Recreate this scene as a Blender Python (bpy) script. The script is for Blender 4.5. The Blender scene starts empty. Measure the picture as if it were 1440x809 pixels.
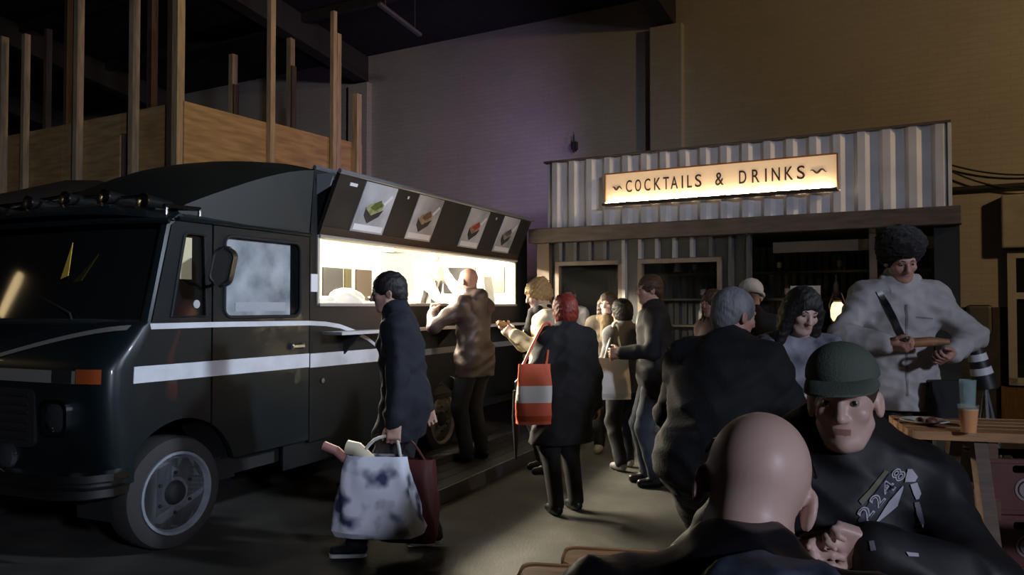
import bpy, bmesh, math, random
import numpy as np
from mathutils import Vector, Matrix, Quaternion
from mathutils.geometry import tessellate_polygon
from mathutils.bvhtree import BVHTree

S = bpy.context.scene
COL = S.collection
# ------------------------------------------------------------------ camera
F_PX, CAM_H, PITCH = 1100.0, 1.55, math.atan(25.5 / 1100.0)
cam_data = bpy.data.cameras.new('camera')
cam_data.sensor_width = 36.0
cam_data.lens = 36.0 * F_PX / 1440.0
cam_data.clip_end = 200
cam = bpy.data.objects.new('camera', cam_data)
COL.objects.link(cam)
cam.location = (0, 0, CAM_H)
cam.rotation_euler = (math.pi / 2 + PITCH, 0, 0)
S.camera = cam
# ------------------------------------------------------------------ world, exposure
world = bpy.data.worlds.new('night_hall')
S.world = world
world.use_nodes = True
world.node_tree.nodes['Background'].inputs[0].default_value = (0.55, 0.62, 0.8, 1)
world.node_tree.nodes['Background'].inputs[1].default_value = 0.0035
S.view_settings.view_transform = 'Standard'
S.view_settings.look = 'None'
S.view_settings.gamma = 1.0
S.view_settings.exposure = 0.0
S.view_settings.use_curve_mapping = False
S.cycles.use_denoising = True
S.cycles.max_bounces = 6
S.cycles.sample_clamp_indirect = 4.0


def add_light(name, kind, loc, target, power, color, size=0.5, size_y=None, spot=None, blend=0.5):
    d = bpy.data.lights.new(name, kind)
    d.energy = power
    d.color = color
    if kind == 'AREA':
        d.shape = 'RECTANGLE'
        d.size = size
        d.size_y = size_y or size
    else:
        d.shadow_soft_size = size
    if kind == 'SPOT':
        d.spot_size = math.radians(spot)
        d.spot_blend = blend
    o = bpy.data.objects.new(name, d)
    COL.objects.link(o)
    o.location = loc
    v = Vector(target) - Vector(loc)
    o.rotation_euler = v.to_track_quat('-Z', 'Y').to_euler()
    return o


# hall lamps outside the view: a cold flood lamp on the right, a warm one on the wall side, violet wash behind the van; plus an added fill on the truck
add_light('cold_flood', 'SPOT', (6.4, -8.6, 4.9), (0.9, 2.6, 1.2), 2900, (0.74, 0.80, 1.0), 0.45, spot=50, blend=0.7)
add_light('truck_fill', 'SPOT', (6.6, 2.9, 4.6), (-2.1, 5.5, 1.8), 2100, (0.70, 0.82, 1.0), 0.3, spot=30, blend=0.8)  # unseen spot added to brighten the truck side
add_light('warm_hall_lamp', 'SPOT', (8.2, 2.6, 5.4), (3.0, 11.2, 5.0), 600, (1.0, 0.66, 0.30), 0.25, spot=105, blend=0.7)
add_light('violet_wash', 'SPOT', (0.9, 10.6, 3.2), (-2.6, 13.6, 4.4), 90, (0.62, 0.42, 1.0), 0.15, spot=120, blend=0.8)
add_light('mezzanine_lamp', 'SPOT', (-0.2, 7.4, 5.6), (-3.4, 10.6, 3.6), 90, (1.0, 0.66, 0.28), 0.2, spot=100, blend=0.7)


# ------------------------------------------------------------------ pixel helpers (1440 x 809 frame)
def ray(x, y):
    a = (x - 720.0) / F_PX
    b = -(y - 404.5) / F_PX
    return Vector((a, math.cos(PITCH) - b * math.sin(PITCH), math.sin(PITCH) + b * math.cos(PITCH)))


def at_depth(x, y, d):
    r = ray(x, y)
    return Vector((0, 0, CAM_H)) + r * (d / r.y)


def on_floor(x, d, z=0.0):
    return Vector(((x - 720.0) / F_PX * d, d, z))


# ------------------------------------------------------------------ materials
MATS = {}


def mat(name, color, rough=0.6, metal=0.0, vary=0.0, vscale=6.0, bump=0.0, bscale=40.0, emit=None, estr=0.0,
        trans=0.0, alpha=1.0, coat=0.0, stretch=None, color2=None, spec=0.5, sheen=0.0):
    if name in MATS:
        return MATS[name]
    m = bpy.data.materials.new(name)
    m.use_nodes = True
    nt = m.node_tree
    b = nt.nodes['Principled BSDF']
    c = (*color, 1.0)
    b.inputs['Base Color'].default_value = c
    b.inputs['Roughness'].default_value = rough
    b.inputs['Metallic'].default_value = metal
    b.inputs['Specular IOR Level'].default_value = spec
    b.inputs['Transmission Weight'].default_value = trans
    b.inputs['Alpha'].default_value = alpha
    b.inputs['Coat Weight'].default_value = coat
    b.inputs['Sheen Weight'].default_value = sheen
    if emit:
        b.inputs['Emission Color'].default_value = (*emit, 1)
        b.inputs['Emission Strength'].default_value = estr
    if vary or bump:
        tc = nt.nodes.new('ShaderNodeTexCoord')
        mp = nt.nodes.new('ShaderNodeMapping')
        nt.links.new(tc.outputs['Object'], mp.inputs['Vector'])
        if stretch:
            mp.inputs['Scale'].default_value = stretch
    if vary:
        n = nt.nodes.new('ShaderNodeTexNoise')
        n.inputs['Scale'].default_value = vscale
        n.inputs['Detail'].default_value = 5
        nt.links.new(mp.outputs[0], n.inputs['Vector'])
        r = nt.nodes.new('ShaderNodeValToRGB')
        lo = tuple(max(0.0, v * (1 - vary)) for v in color)
        hi = tuple(min(1.0, v * (1 + vary)) for v in color) if color2 is None else color2
        r.color_ramp.elements[0].position = 0.32
        r.color_ramp.elements[1].position = 0.68
        r.color_ramp.elements[0].color = (*lo, 1)
        r.color_ramp.elements[1].color = (*hi, 1)
        nt.links.new(n.outputs['Fac'], r.inputs['Fac'])
        nt.links.new(r.outputs['Color'], b.inputs['Base Color'])
    if bump:
        n2 = nt.nodes.new('ShaderNodeTexNoise')
        n2.inputs['Scale'].default_value = bscale
        n2.inputs['Detail'].default_value = 4
        nt.links.new(mp.outputs[0], n2.inputs['Vector'])
        bp = nt.nodes.new('ShaderNodeBump')
        bp.inputs['Strength'].default_value = bump
        bp.inputs['Distance'].default_value = 0.008
        nt.links.new(n2.outputs['Fac'], bp.inputs['Height'])
        nt.links.new(bp.outputs['Normal'], b.inputs['Normal'])
    MATS[name] = m
    return m


def brick_mat(name, c1, c2, mortar):
    m = bpy.data.materials.new(name)
    m.use_nodes = True
    nt = m.node_tree
    b = nt.nodes['Principled BSDF']
    b.inputs['Roughness'].default_value = 0.75
    tc = nt.nodes.new('ShaderNodeTexCoord')
    sp = nt.nodes.new('ShaderNodeSeparateXYZ')
    cb = nt.nodes.new('ShaderNodeCombineXYZ')
    nt.links.new(tc.outputs['Object'], sp.inputs[0])
    nt.links.new(sp.outputs['X'], cb.inputs['X'])
    nt.links.new(sp.outputs['Z'], cb.inputs['Y'])
    br = nt.nodes.new('ShaderNodeTexBrick')
    br.inputs['Color1'].default_value = (*c1, 1)
    br.inputs['Color2'].default_value = (*c2, 1)
    br.inputs['Mortar'].default_value = (*mortar, 1)
    br.inputs['Scale'].default_value = 1.0
    br.inputs['Brick Width'].default_value = 0.225
    br.inputs['Row Height'].default_value = 0.075
    br.inputs['Mortar Size'].default_value = 0.006
    nt.links.new(cb.outputs[0], br.inputs['Vector'])
    n = nt.nodes.new('ShaderNodeTexNoise')
    n.inputs['Scale'].default_value = 0.8
    n.inputs['Detail'].default_value = 6
    nt.links.new(tc.outputs['Object'], n.inputs['Vector'])
    mr = nt.nodes.new('ShaderNodeMapRange')
    mr.inputs['To Min'].default_value = 0.75
    mr.inputs['To Max'].default_value = 1.1
    nt.links.new(n.outputs['Fac'], mr.inputs['Value'])
    mx = nt.nodes.new('ShaderNodeMix')
    mx.data_type = 'RGBA'
    mx.blend_type = 'MULTIPLY'
    mx.inputs[0].default_value = 1.0
    nt.links.new(br.outputs['Color'], mx.inputs[6])
    nt.links.new(mr.outputs[0], mx.inputs[7])
    nt.links.new(mx.outputs[2], b.inputs['Base Color'])
    bp = nt.nodes.new('ShaderNodeBump')
    bp.inputs['Strength'].default_value = 0.2
    bp.inputs['Distance'].default_value = 0.01
    inv = nt.nodes.new('ShaderNodeMath')
    inv.operation = 'SUBTRACT'
    inv.inputs[0].default_value = 1.0
    nt.links.new(br.outputs['Fac'], inv.inputs[1])
    nt.links.new(inv.outputs[0], bp.inputs['Height'])
    nt.links.new(bp.outputs['Normal'], b.inputs['Normal'])
    MATS[name] = m
    return m


# ------------------------------------------------------------------ object helpers
def tag(o, label=None, cat=None, group=None, kind=None):
    if label:
        o['label'] = label
    if cat:
        o['category'] = cat
    if group:
        o['group'] = group
    if kind:
        o['kind'] = kind
    return o


def empty(name, loc=(0, 0, 0), rz=0.0, label=None, cat=None, group=None, kind=None):
    o = bpy.data.objects.new(name, None)
    o.empty_display_size = 0.1
    COL.objects.link(o)
    o.location = loc
    o.rotation_euler = (0, 0, rz)
    return tag(o, label, cat, group, kind)


def link_mesh(name, me, m, parent=None, loc=None, rz=None):
    o = bpy.data.objects.new(name, me)
    COL.objects.link(o)
    if m is not None and len(me.materials) == 0:
        me.materials.append(m)
    if parent is not None:
        o.parent = parent
    if loc is not None:
        o.location = loc
    if rz is not None:
        o.rotation_euler = (0, 0, rz)
    return o


def frame_from(d, up=(0, 0, 1)):
    z = Vector(d).normalized()
    u = Vector(up)
    if abs(z.dot(u)) > 0.98:
        u = Vector((0, 1, 0))
    x = u.cross(z).normalized()
    y = z.cross(x)
    return x, y, z


class MB:
    """collects shapes that become ONE mesh object"""

    def __init__(self):
        self.v, self.f, self.mi = [], [], []

    def add(self, vs, fs, mi=0):
        o = len(self.v)
        self.v += [tuple(v) for v in vs]
        self.f += [tuple(i + o for i in f) for f in fs]
        self.mi += [mi] * len(fs)
        return self

    def box(self, c, s, R=None, mi=0):
        hx, hy, hz = s[0] / 2, s[1] / 2, s[2] / 2
        vs = [Vector((x, y, z)) for x in (-hx, hx) for y in (-hy, hy) for z in (-hz, hz)]
        if R is not None:
            vs = [R @ v for v in vs]
        c = Vector(c)
        return self.add([v + c for v in vs], [(0, 1, 3, 2), (4, 6, 7, 5), (0, 4, 5, 1), (2, 3, 7, 6), (0, 2, 6, 4), (1, 5, 7, 3)], mi)

    def span(self, lo, hi, mi=0):
        return self.box([(a + b) / 2 for a, b in zip(lo, hi)], [abs(b - a) for a, b in zip(lo, hi)], None, mi)

    def cyl(self, a, b, ra, rb=None, n=16, caps=True, mi=0):
        rb = ra if rb is None else rb
        a, b = Vector(a), Vector(b)
        x, y, z = frame_from(b - a)
        vs = []
        for p, r in ((a, ra), (b, rb)):
            for i in range(n):
                t = 2 * math.pi * i / n
                vs.append(p + x * (r * math.cos(t)) + y * (r * math.sin(t)))
        fs = [(i, (i + 1) % n, n + (i + 1) % n, n + i) for i in range(n)]
        if caps:
            fs += [tuple(reversed(range(n))), tuple(range(n, 2 * n))]
        return self.add(vs, fs, mi)

    def tube(self, pts, r, n=8, mi=0, closed=False):
        pts = [Vector(p) for p in pts]
        m = len(pts)
        rings = []
        px = None
        for i, p in enumerate(pts):
            if closed:
                d = pts[(i + 1) % m] - pts[i - 1]
            else:
                d = pts[min(i + 1, m - 1)] - pts[max(i - 1, 0)]
            d.normalize()
            if px is None:
                x, y, _ = frame_from(d)
            else:
                x = (px - d * px.dot(d)).normalized()
                y = d.cross(x)
            px = x
            rr = r[i] if isinstance(r, (list, tuple)) else r
            rings.append([p + x * (rr * math.cos(2 * math.pi * k / n)) + y * (rr * math.sin(2 * math.pi * k / n)) for k in range(n)])
        vs = [v for g in rings for v in g]
        fs = []
        for i in range(m if closed else m - 1):
            j = (i + 1) % m
            for k in range(n):
                fs.append((i * n + k, i * n + (k + 1) % n, j * n + (k + 1) % n, j * n + k))
        if not closed:
            fs += [tuple(reversed(range(n))), tuple(range((m - 1) * n, m * n))]
        return self.add(vs, fs, mi)

    def lathe(self, prof, n=24, axis_o=(0, 0, 0), axis_d=(0, 0, 1), mi=0, close=False):
        x, y, z = frame_from(axis_d)
        o = Vector(axis_o)
        vs = []
        for r, h in prof:
            for i in range(n):
                t = 2 * math.pi * i / n
                vs.append(o + x * (r * math.cos(t)) + y * (r * math.sin(t)) + z * h)
        fs = []
        m = len(prof)
        for j in range(m if close else m - 1):
            q = (j + 1) % m
            for i in range(n):
                fs.append((j * n + i, j * n + (i + 1) % n, q * n + (i + 1) % n, q * n + i))
        if not close:
            if prof[0][0] > 1e-6:
                fs.append(tuple(reversed(range(n))))
            if prof[-1][0] > 1e-6:
                fs.append(tuple(range((m - 1) * n, m * n)))
        return self.add(vs, fs, mi)

    def panel(self, outer, holes, fn0, fn1, mi=0):
        """2D polygon with holes, extruded between two mapping functions (a, b) -> Vector"""
        loops = [outer] + list(holes)
        flat = [p for lp in loops for p in lp]
        tris = tessellate_polygon([[Vector((p[0], p[1], 0)) for p in lp] for lp in loops])
        n = len(flat)
        vs = [fn0(*p) for p in flat] + [fn1(*p) for p in flat]
        fs = [tuple(t) for t in tris] + [tuple(i + n for i in reversed(t)) for t in tris]
        o = 0
        for lp in loops:
            k = len(lp)
            for i in range(k):
                a, b = o + i, o + (i + 1) % k
                fs.append((a, b, b + n, a + n))
            o += k
        return self.add(vs, fs, mi)

    def grid(self, pts, mi=0, close_u=False):
        """pts[i][j] grid of points"""
        r, c = len(pts), len(pts[0])
        vs = [p for row in pts for p in row]
        fs = []
        for i in range(r if close_u else r - 1):
            for j in range(c - 1):
                q = (i + 1) % r
                fs.append((i * c + j, i * c + j + 1, q * c + j + 1, q * c + j))
        return self.add(vs, fs, mi)

    def mesh(self, name, mats, smooth=False, bevel=0.0, recalc=True):
        me = bpy.data.meshes.new(name)
        me.from_pydata([tuple(v) for v in self.v], [], self.f)
        for m in (mats if isinstance(mats, (list, tuple)) else [mats]):
            me.materials.append(m)
        if any(self.mi):
            me.polygons.foreach_set('material_index', self.mi)
        if recalc or bevel:
            bm = bmesh.new()
            bm.from_mesh(me)
            if bevel:
                bmesh.ops.remove_doubles(bm, verts=bm.verts, dist=1e-6)
                ed = [e for e in bm.edges if len(e.link_faces) == 2 and e.calc_face_angle(0) > 0.6]
                bmesh.ops.bevel(bm, geom=ed, offset=bevel, segments=2, affect='EDGES', profile=0.5)
            bmesh.ops.recalc_face_normals(bm, faces=bm.faces)
            bm.to_mesh(me)
            bm.free()
        if smooth:
            me.polygons.foreach_set('use_smooth', [True] * len(me.polygons))
            if smooth != 'all':
                me.set_sharp_from_angle(angle=math.radians(40))
        me.update()
        return me

    def build(self, name, mats, parent=None, smooth=False, bevel=0.0, loc=None, rz=None):
        return link_mesh(name, self.mesh(name, mats, smooth, bevel), None, parent, loc, rz)


def round_rect(x0, y0, x1, y1, r, n=5):
    pts = []
    for cx, cy, a0 in ((x1 - r, y1 - r, 0), (x0 + r, y1 - r, 90), (x0 + r, y0 + r, 180), (x1 - r, y0 + r, 270)):
        for i in range(n + 1):
            a = math.radians(a0 + 90 * i / n)
            pts.append((cx + r * math.cos(a), cy + r * math.sin(a)))
    return pts


def text_mesh(txt, size=1.0, extrude=0.0, spacing=1.0, offset=0.0, bold=0.0):
    cu = bpy.data.curves.new('lettering', 'FONT')
    cu.body = txt
    cu.size = size
    cu.extrude = extrude
    cu.space_character = spacing
    cu.offset = offset
    cu.resolution_u = 4
    cu.align_x = 'CENTER'
    cu.align_y = 'CENTER'
    o = bpy.data.objects.new('lettering', cu)
    COL.objects.link(o)
    bpy.context.view_layer.update()
    dg = bpy.context.evaluated_depsgraph_get()
    me = bpy.data.meshes.new_from_object(o.evaluated_get(dg))
    bpy.data.objects.remove(o)
    bpy.data.curves.remove(cu)
    return me


def transform_mesh(me, M):
    me.transform(M)
    me.update()
    return me
# ================================================================== SETTING
BAR_RZ = math.radians(-29.894)
E_DIR = Vector((0.86695, -0.4984, 0))      # along the bar front and the long wall
M_DIR = Vector((0.4984, 0.86695, 0))       # away from the viewer
BAR_O = Vector((0.2914, 10.0, 0))
WALL_O = BAR_O + M_DIR * 2.6

# floor
fl_m = mat('dark_floor', (0.050, 0.048, 0.040), 0.75, vary=0.35, vscale=2.2, bump=0.35, bscale=55)
fl = MB().span((-30, -14, -0.2), (30, 34, 0.0)).build('floor', fl_m)
tag(fl, 'dark worn concrete hall floor', None, kind='structure')

# long brick wall with pilasters
wb = brick_mat('painted_brick', (0.44, 0.41, 0.37), (0.41, 0.385, 0.345), (0.385, 0.36, 0.325))
wall = MB().span((-24, 0, 0), (16, 0.35, 6.3)).build('wall_back', wb, loc=WALL_O, rz=BAR_RZ)
tag(wall, 'tall painted brick wall behind the bar', kind='structure')
pil = MB().span((0.66, -0.14, 0), (1.16, 0.0, 5.78)).build('pilaster', wb, wall, bevel=0.01)
pil2 = MB().span((-5.35, -0.14, 0), (-4.88, 0.0, 5.75)).build('pilaster', wb, wall, bevel=0.01)
dado_m = mat('dark_dado_paint', (0.05, 0.048, 0.045), 0.55, vary=0.3)
MB().span((4.7, -0.012, 0), (9.0, 0.0, 1.53)).build('dado', dado_m, wall)
conduit_m = mat('dark_conduit', (0.03, 0.03, 0.03), 0.5)
MB().cyl((4.5, -0.05, 3.02), (9.5, -0.05, 3.02), 0.035, n=10).build('conduit', conduit_m, wall, smooth=True)
cab = MB()
for k, (z0, sag) in enumerate(((3.42, 0.28), (3.38, 0.42))):
    cab.tube([(4.45 + 2.2 * i / 20.0, -0.07 - 0.02 * k, z0 - sag * (1 - (2 * i / 20.0 - 1) ** 2)) for i in range(21)], 0.012, 6)
cab.build('cable', conduit_m, wall, smooth=True)
MB().span((4.78, -0.05, 1.18), (5.06, 0, 1.56)).build('junction_box', mat('box_grey', (0.10, 0.10, 0.10), 0.5), wall, bevel=0.04)
hk = MB().cyl((-0.64, 0, 4.05), (-0.64, -0.09, 4.05), 0.018, n=8).cyl((-0.64, -0.08, 4.0), (-0.64, -0.08, 4.3), 0.012, n=8)
hk.box((-0.64, -0.05, 4.12), (0.09, 0.08, 0.12))
hk.build('wall_bracket', conduit_m, wall)

# window in the long wall at the right
win = empty('window_1', WALL_O, BAR_RZ, 'white framed window with blind box in the brick wall', None, kind='structure')
wf = mat('window_white', (0.42, 0.41, 0.38), 0.5)
f = MB()
x0, x1, z0, z1 = 5.22, 6.5, 0.58, 2.22
f.span((x0, -0.09, z0), (x0 + 0.09, 0, z1)).span((x1 - 0.09, -0.09, z0), (x1, 0, z1))
f.span((x0, -0.09, z0), (x1, 0, z0 + 0.09)).span((x0, -0.09, z1 - 0.09), (x1, 0, z1))
f.span((x0, -0.08, 1.63), (x1, 0, 1.71)).span((5.84, -0.08, z0), (5.9, 0, z1))
f.build('window_frame', wf, win)
gl = mat('night_glass', (0.012, 0.014, 0.018), 0.06)
for a, b in ((0.67, 1.63), (1.71, 2.13)):
    for c, d in ((5.31, 5.84), (5.9, 6.41)):
        MB().span((c, -0.03, a), (d, -0.02, b)).build('window_pane', gl, win)
bl = MB()
bl.span((5.16, -0.2, 2.25), (6.6, 0.0, 2.9))
bl.build('blind_box', mat('blind_cloth', (0.36, 0.34, 0.30), 0.8, vary=0.15), win, bevel=0.02)
MB().span((5.14, -0.06, 0.0), (6.6, 0, 0.56)).build('wood_panel', mat('brown_wood_panel', (0.16, 0.09, 0.04), 0.5, vary=0.3, stretch=(8, 8, 1)), win)

# roof: slopes up from the wall towards the viewer
ceil_m = mat('dark_roof_sheet', (0.022, 0.021, 0.022), 0.9, vary=0.2)
SL = math.tan(math.radians(9))
ceil = empty('ceiling', WALL_O, BAR_RZ, 'dark sloping hall roof with beams', kind='structure')
mb = MB()
mb.panel([(-24, 0.35), (16, 0.35), (16, -24), (-24, -24)], [], lambda a, b: Vector((a, b, 6.28 - b * SL)), lambda a, b: Vector((a, b, 6.45 - b * SL)))
mb.build('roof_sheet', ceil_m, ceil)
beam_m = mat('dark_roof_beam', (0.030, 0.028, 0.028), 0.8)
for bx in (-14.5, -10.6, -5.1, 0.9, 6.4, 11.8):
    b = MB()
    b.panel([(0, 5.78), (0, 6.26), (-22, 6.26 + 22 * SL), (-22, 5.90 + 22 * SL)], [], lambda a, z, bx=bx: Vector((bx - 0.13, a, z)), lambda a, z, bx=bx: Vector((bx + 0.13, a, z)))
    b.build('roof_beam', beam_m, ceil)
for k in range(1, 12):
    y = -1.7 * k
    MB().span((-23, y - 0.05, 6.12 - y * SL), (15, y + 0.05, 6.27 - y * SL)).build('purlin', beam_m, ceil)
# small cold lamp under the roof, far left
lp = empty('roof_lamp', at_depth(150, 24, 15.0), BAR_RZ, 'dim bluish lamp hanging under the dark roof', 'lamp')
MB().lathe([(0.05, 0.22), (0.12, 0.2), (0.38, 0.0), (0.36, 0.0), (0.1, 0.17), (0.0, 0.18)], 20).build('lamp_shade', mat('lamp_shade_grey', (0.1, 0.11, 0.14), 0.5), lp, smooth=True)
MB().lathe([(0.0, 0.02), (0.2, 0.03), (0.25, 0.07), (0.0, 0.08)], 16).build('bulb', mat('dim_blue_bulb', (0.1, 0.1, 0.12), 0.5, emit=(0.55, 0.6, 1.0), estr=0.35), lp, smooth=True)
MB().cyl((0, 0, 0.2), (0, 0, 1.5), 0.015, n=6).build('rod', conduit_m, lp)
# fluorescent batten under the roof, unlit
bt = empty('roof_batten', at_depth(563, 28, 11.5), BAR_RZ, 'unlit pale fluorescent batten under the dark roof', 'lamp')
MB().box((0, 0, 0), (0.07, 1.0, 0.05), Matrix.Rotation(-math.radians(9), 3, 'X')).build('tube', mat('unlit_tube', (0.10, 0.095, 0.10), 0.6), bt, bevel=0.01)
for yy in (0.35, -0.35):
    MB().cyl((0, yy, -0.16 * yy), (0, yy, 1.2), 0.012, n=6).build('rod', conduit_m, bt)

# low wooden deck that carries the tables at the right
deck_m = [mat('deck_wood_%d' % i, c, 0.75, vary=0.35, vscale=3, stretch=(1, 9, 9), bump=0.3, bscale=30) for i, c in enumerate(((0.085, 0.062, 0.042), (0.07, 0.05, 0.035), (0.10, 0.074, 0.05)))]
deck = empty('deck', (0, 0, 0), 0, 'low plank deck under the picnic tables', kind='structure')
random.seed(4)
DECK_Z = 0.15
for i in range(45):
    y0 = -0.9 + i * 0.14
    xa = -0.7 if y0 < 3.75 else 1.25
    MB().span((xa, y0, 0.1), (6.5, y0 + 0.132, DECK_Z - random.random() * 0.004)).build('board', deck_m[i % 3], deck)
jo = MB()
for x in (1.4, 2.6, 3.8, 5.0, 6.3):
    jo.span((x - 0.04, -0.88, 0.0), (x + 0.04, 5.38, 0.1))
jo.build('joist', deck_m[1], deck)

# ================================================================== MEZZANINE of timber and plywood
mz = empty('mezzanine', (-3.793, 9.0, 0), BAR_RZ, 'raw timber mezzanine with plywood parapet and tall bare posts', 'mezzanine')
ply = [mat('plywood_%d' % i, c, 0.65, vary=0.28, vscale=2.0, stretch=(1.2, 1.2, 9), color2=tuple(v * 1.25 for v in c)) for i, c in enumerate(((0.40, 0.25, 0.10), (0.36, 0.22, 0.09), (0.42, 0.27, 0.12)))]
tim = mat('raw_timber', (0.42, 0.31, 0.18), 0.7, vary=0.25, vscale=3, stretch=(9, 9, 1))
tim_d = mat('old_timber', (0.10, 0.065, 0.04), 0.7, vary=0.25, vscale=3, stretch=(9, 9, 1))
zb, zt = 2.72, 3.92
xs = [0, -0.98, -1.2, -2.42, -3.64, -4.86, -6.1]
for i in range(len(xs) - 1):
    a, b = xs[i + 1], xs[i]
    if i == 1:
        MB().span((a, 0, 3.66), (b, 0.02, zt)).build('plywood_sheet', ply[1], mz)
        MB().span((a, 0, zb), (b, 0.02, 2.98)).build('plywood_sheet', ply[1], mz)
        MB().span((a + 0.09, 0.0, 2.98), (a + 0.13, 0.03, 3.66)).build('batten', tim_d, mz)
        continue
    MB().span((a + 0.003, 0, zb), (b - 0.003, 0.02, zt)).build('plywood_sheet', ply[i % 3], mz)
for i, (a, b) in enumerate(((0.0, 1.27), (1.27, 2.5), (2.5, 3.1))):
    MB().span((-0.02, a + 0.003, zb), (0.0, b - 0.003, zt + 0.02 * i)).build('plywood_sheet', ply[(i + 2) % 3], mz)
MB().span((-6.2, 0.05, 2.55), (-0.03, 3.1, 2.7)).build('platform', tim_d, mz)
for (x, y, w, ztop, m) in ((-0.07, -0.03, 0.10, 6.6, tim), (-0.17, -0.03, 0.09, 5.3, tim_d), (-0.86, -0.05, 0.09, 6.5, tim), (-2.0, -0.05, 0.09, 6.5, tim), (-1.86, 0.9, 0.10, 6.3, tim_d),
                        (-3.22, -0.05, 0.08, 5.24, tim), (-3.79, -0.05, 0.10, 5.3, tim), (-3.5, 0.4, 0.08, 5.5, tim_d), (-3.0, 0.4, 0.08, 6.4, tim_d), (-4.6, -0.05, 0.1, 6.3, tim),
                        (0.04, 1.27, 0.08, 6.5, tim), (0.05, 2.42, 0.07, 5.75, tim), (0.05, 2.5, 0.08, 5.45, tim), (0.05, 2.92, 0.10, 4.68, tim)):
    MB().span((x - w / 2, y - w / 2, 0), (x + w / 2, y + w / 2, ztop)).build('post', m, mz, bevel=0.004)
for px, d, y in ((328, 12.6, 77), (409, 13.2, 53)):
    P = at_depth(px, y, d)
    q = Matrix.Rotation(-BAR_RZ, 4, 'Z') @ (P - Vector((-3.793, 9.0, 0)))
    MB().span((q.x - 0.05, q.y - 0.05, 0), (q.x + 0.05, q.y + 0.05, q.z)).build('post', tim, mz, bevel=0.004)
    MB().span((q.x + 0.05, q.y - 0.05, 0), (q.x + 0.09, q.y + 0.05, q.z - 0.5)).build('post', tim_d, mz, bevel=0.004)

# black stall canopy under the mezzanine, left
st = empty('stall_canopy', Vector((-3.793, 9.0, 0)) - M_DIR * 0.75, BAR_RZ, 'low black market stall canopy with a lit valance below the mezzanine', 'canopy')
cm = mat('black_canvas', (0.018, 0.017, 0.014), 0.8, bump=0.2, bscale=8)
can = MB()
P = [[Vector((x, y, z)) for y, z in ((-1.0, 2.55 + 0.0 * x), (0.0, zc), (0.55, 2.62))] for x, zc in ((-5.2, 2.74), (-4.0, 2.78), (-2.2, 2.93), (-1.05, 2.98), (-0.45, 2.93), (-0.1, 2.85))]
can.grid(P)
can.build('canvas', cm, st, smooth=True)
MB().span((-5.2, -0.98, 2.42), (-2.55, -0.95, 2.6)).build('valance', mat('tan_valance', (0.42, 0.34, 0.18), 0.7, vary=0.15), st)
for k in range(14):
    MB().lathe([(0, -0.016), (0.014, -0.006), (0.014, 0.006), (0, 0.016)], 8, (-4.9 + 0.16 * k, -1.0, 2.41)).build('bulb', mat('warm_bulb', (0.8, 0.7, 0.4), 0.5, emit=(1.0, 0.75, 0.4), estr=2.2), st, smooth=True)
for x, y, h in ((-5.0, -0.9, 2.6), (-0.2, 0.3, 2.7), (-5.0, 0.3, 2.6), (-2.6, -0.9, 2.58)):
    MB().span((x - 0.03, y - 0.03, 0), (x + 0.03, y + 0.03, h)).build('leg', tim_d, st)
MB().span((-5.3, 0.45, 0.0), (-0.2, 0.5, 2.5)).build('back_panel', mat('stall_brown', (0.12, 0.06, 0.03), 0.7, vary=0.3), st)

# warm festoon lamp left of the truck (outside the view; mirrored in the windscreen)
wl = empty('post_lamp', (-6.4, 5.05, 0), 0, 'warm tall tube lamp on a post left of the truck', 'lamp')
MB().cyl((0, 0, 0), (0, 0, 2.3), 0.03, n=10).build('post', tim_d, wl)
MB().lathe([(0.0, 0.0), (0.16, 0.0), (0.16, 0.03), (0.0, 0.04)], 16).build('base', tim_d, wl)
MB().lathe([(0.0, 2.30), (0.06, 2.30), (0.07, 2.4), (0.07, 2.72), (0.05, 2.80), (0.0, 2.82)], 16).build('glass_tube', mat('post_lamp_glow', (1, 0.8, 0.5), 0.5, emit=(1.0, 0.72, 0.36), estr=5.5), wl, smooth=True)
# ================================================================== FOOD TRUCK (x = towards the rear, y = away from the viewer, z = up)
TR_O = Vector((-2.102, 5.009, 0))
TR_U = Vector((0.4088, 0.9126, 0))
TR_N = Vector((0.9126, -0.4088, 0))
TR_RZ = math.atan2(TR_U.y, TR_U.x)
W = 2.10


def truck_pt(s, t, z=0.0):
    return TR_O + TR_U * s - TR_N * t + Vector((0, 0, z))


tr = empty('food_truck', TR_O, TR_RZ, 'dark green vintage food truck with white stripes and open lit serving hatch', 'truck')
paint = mat('dark_green_paint', (0.0055, 0.0105, 0.0125), 0.38, vary=0.25, vscale=1.5, coat=0.2)
paint_b = mat('box_paint', (0.005, 0.007, 0.008), 0.5, vary=0.25, vscale=1.5)
stripe_m = mat('white_stripe_paint', (0.68, 0.70, 0.74), 0.45, vary=0.1)
chrome = mat('chrome', (0.55, 0.57, 0.6), 0.16, 1.0)
rubber = mat('black_rubber', (0.012, 0.012, 0.013), 0.75)
dglass = mat('dark_cab_glass', (0.010, 0.011, 0.011), 0.07, spec=0.6)
side0 = lambda a, b: Vector((a, 0.0, b))
side1 = lambda a, b: Vector((a, 0.04, b))
far0 = lambda a, b: Vector((a, W - 0.04, b))
far1 = lambda a, b: Vector((a, W, b))


def arc(cx, cz, r, a0, a1, n=14):
    return [(cx + r * math.cos(math.radians(a0 + (a1 - a0) * i / n)), cz + r * math.sin(math.radians(a0 + (a1 - a0) * i / n))) for i in range(n + 1)]


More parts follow.
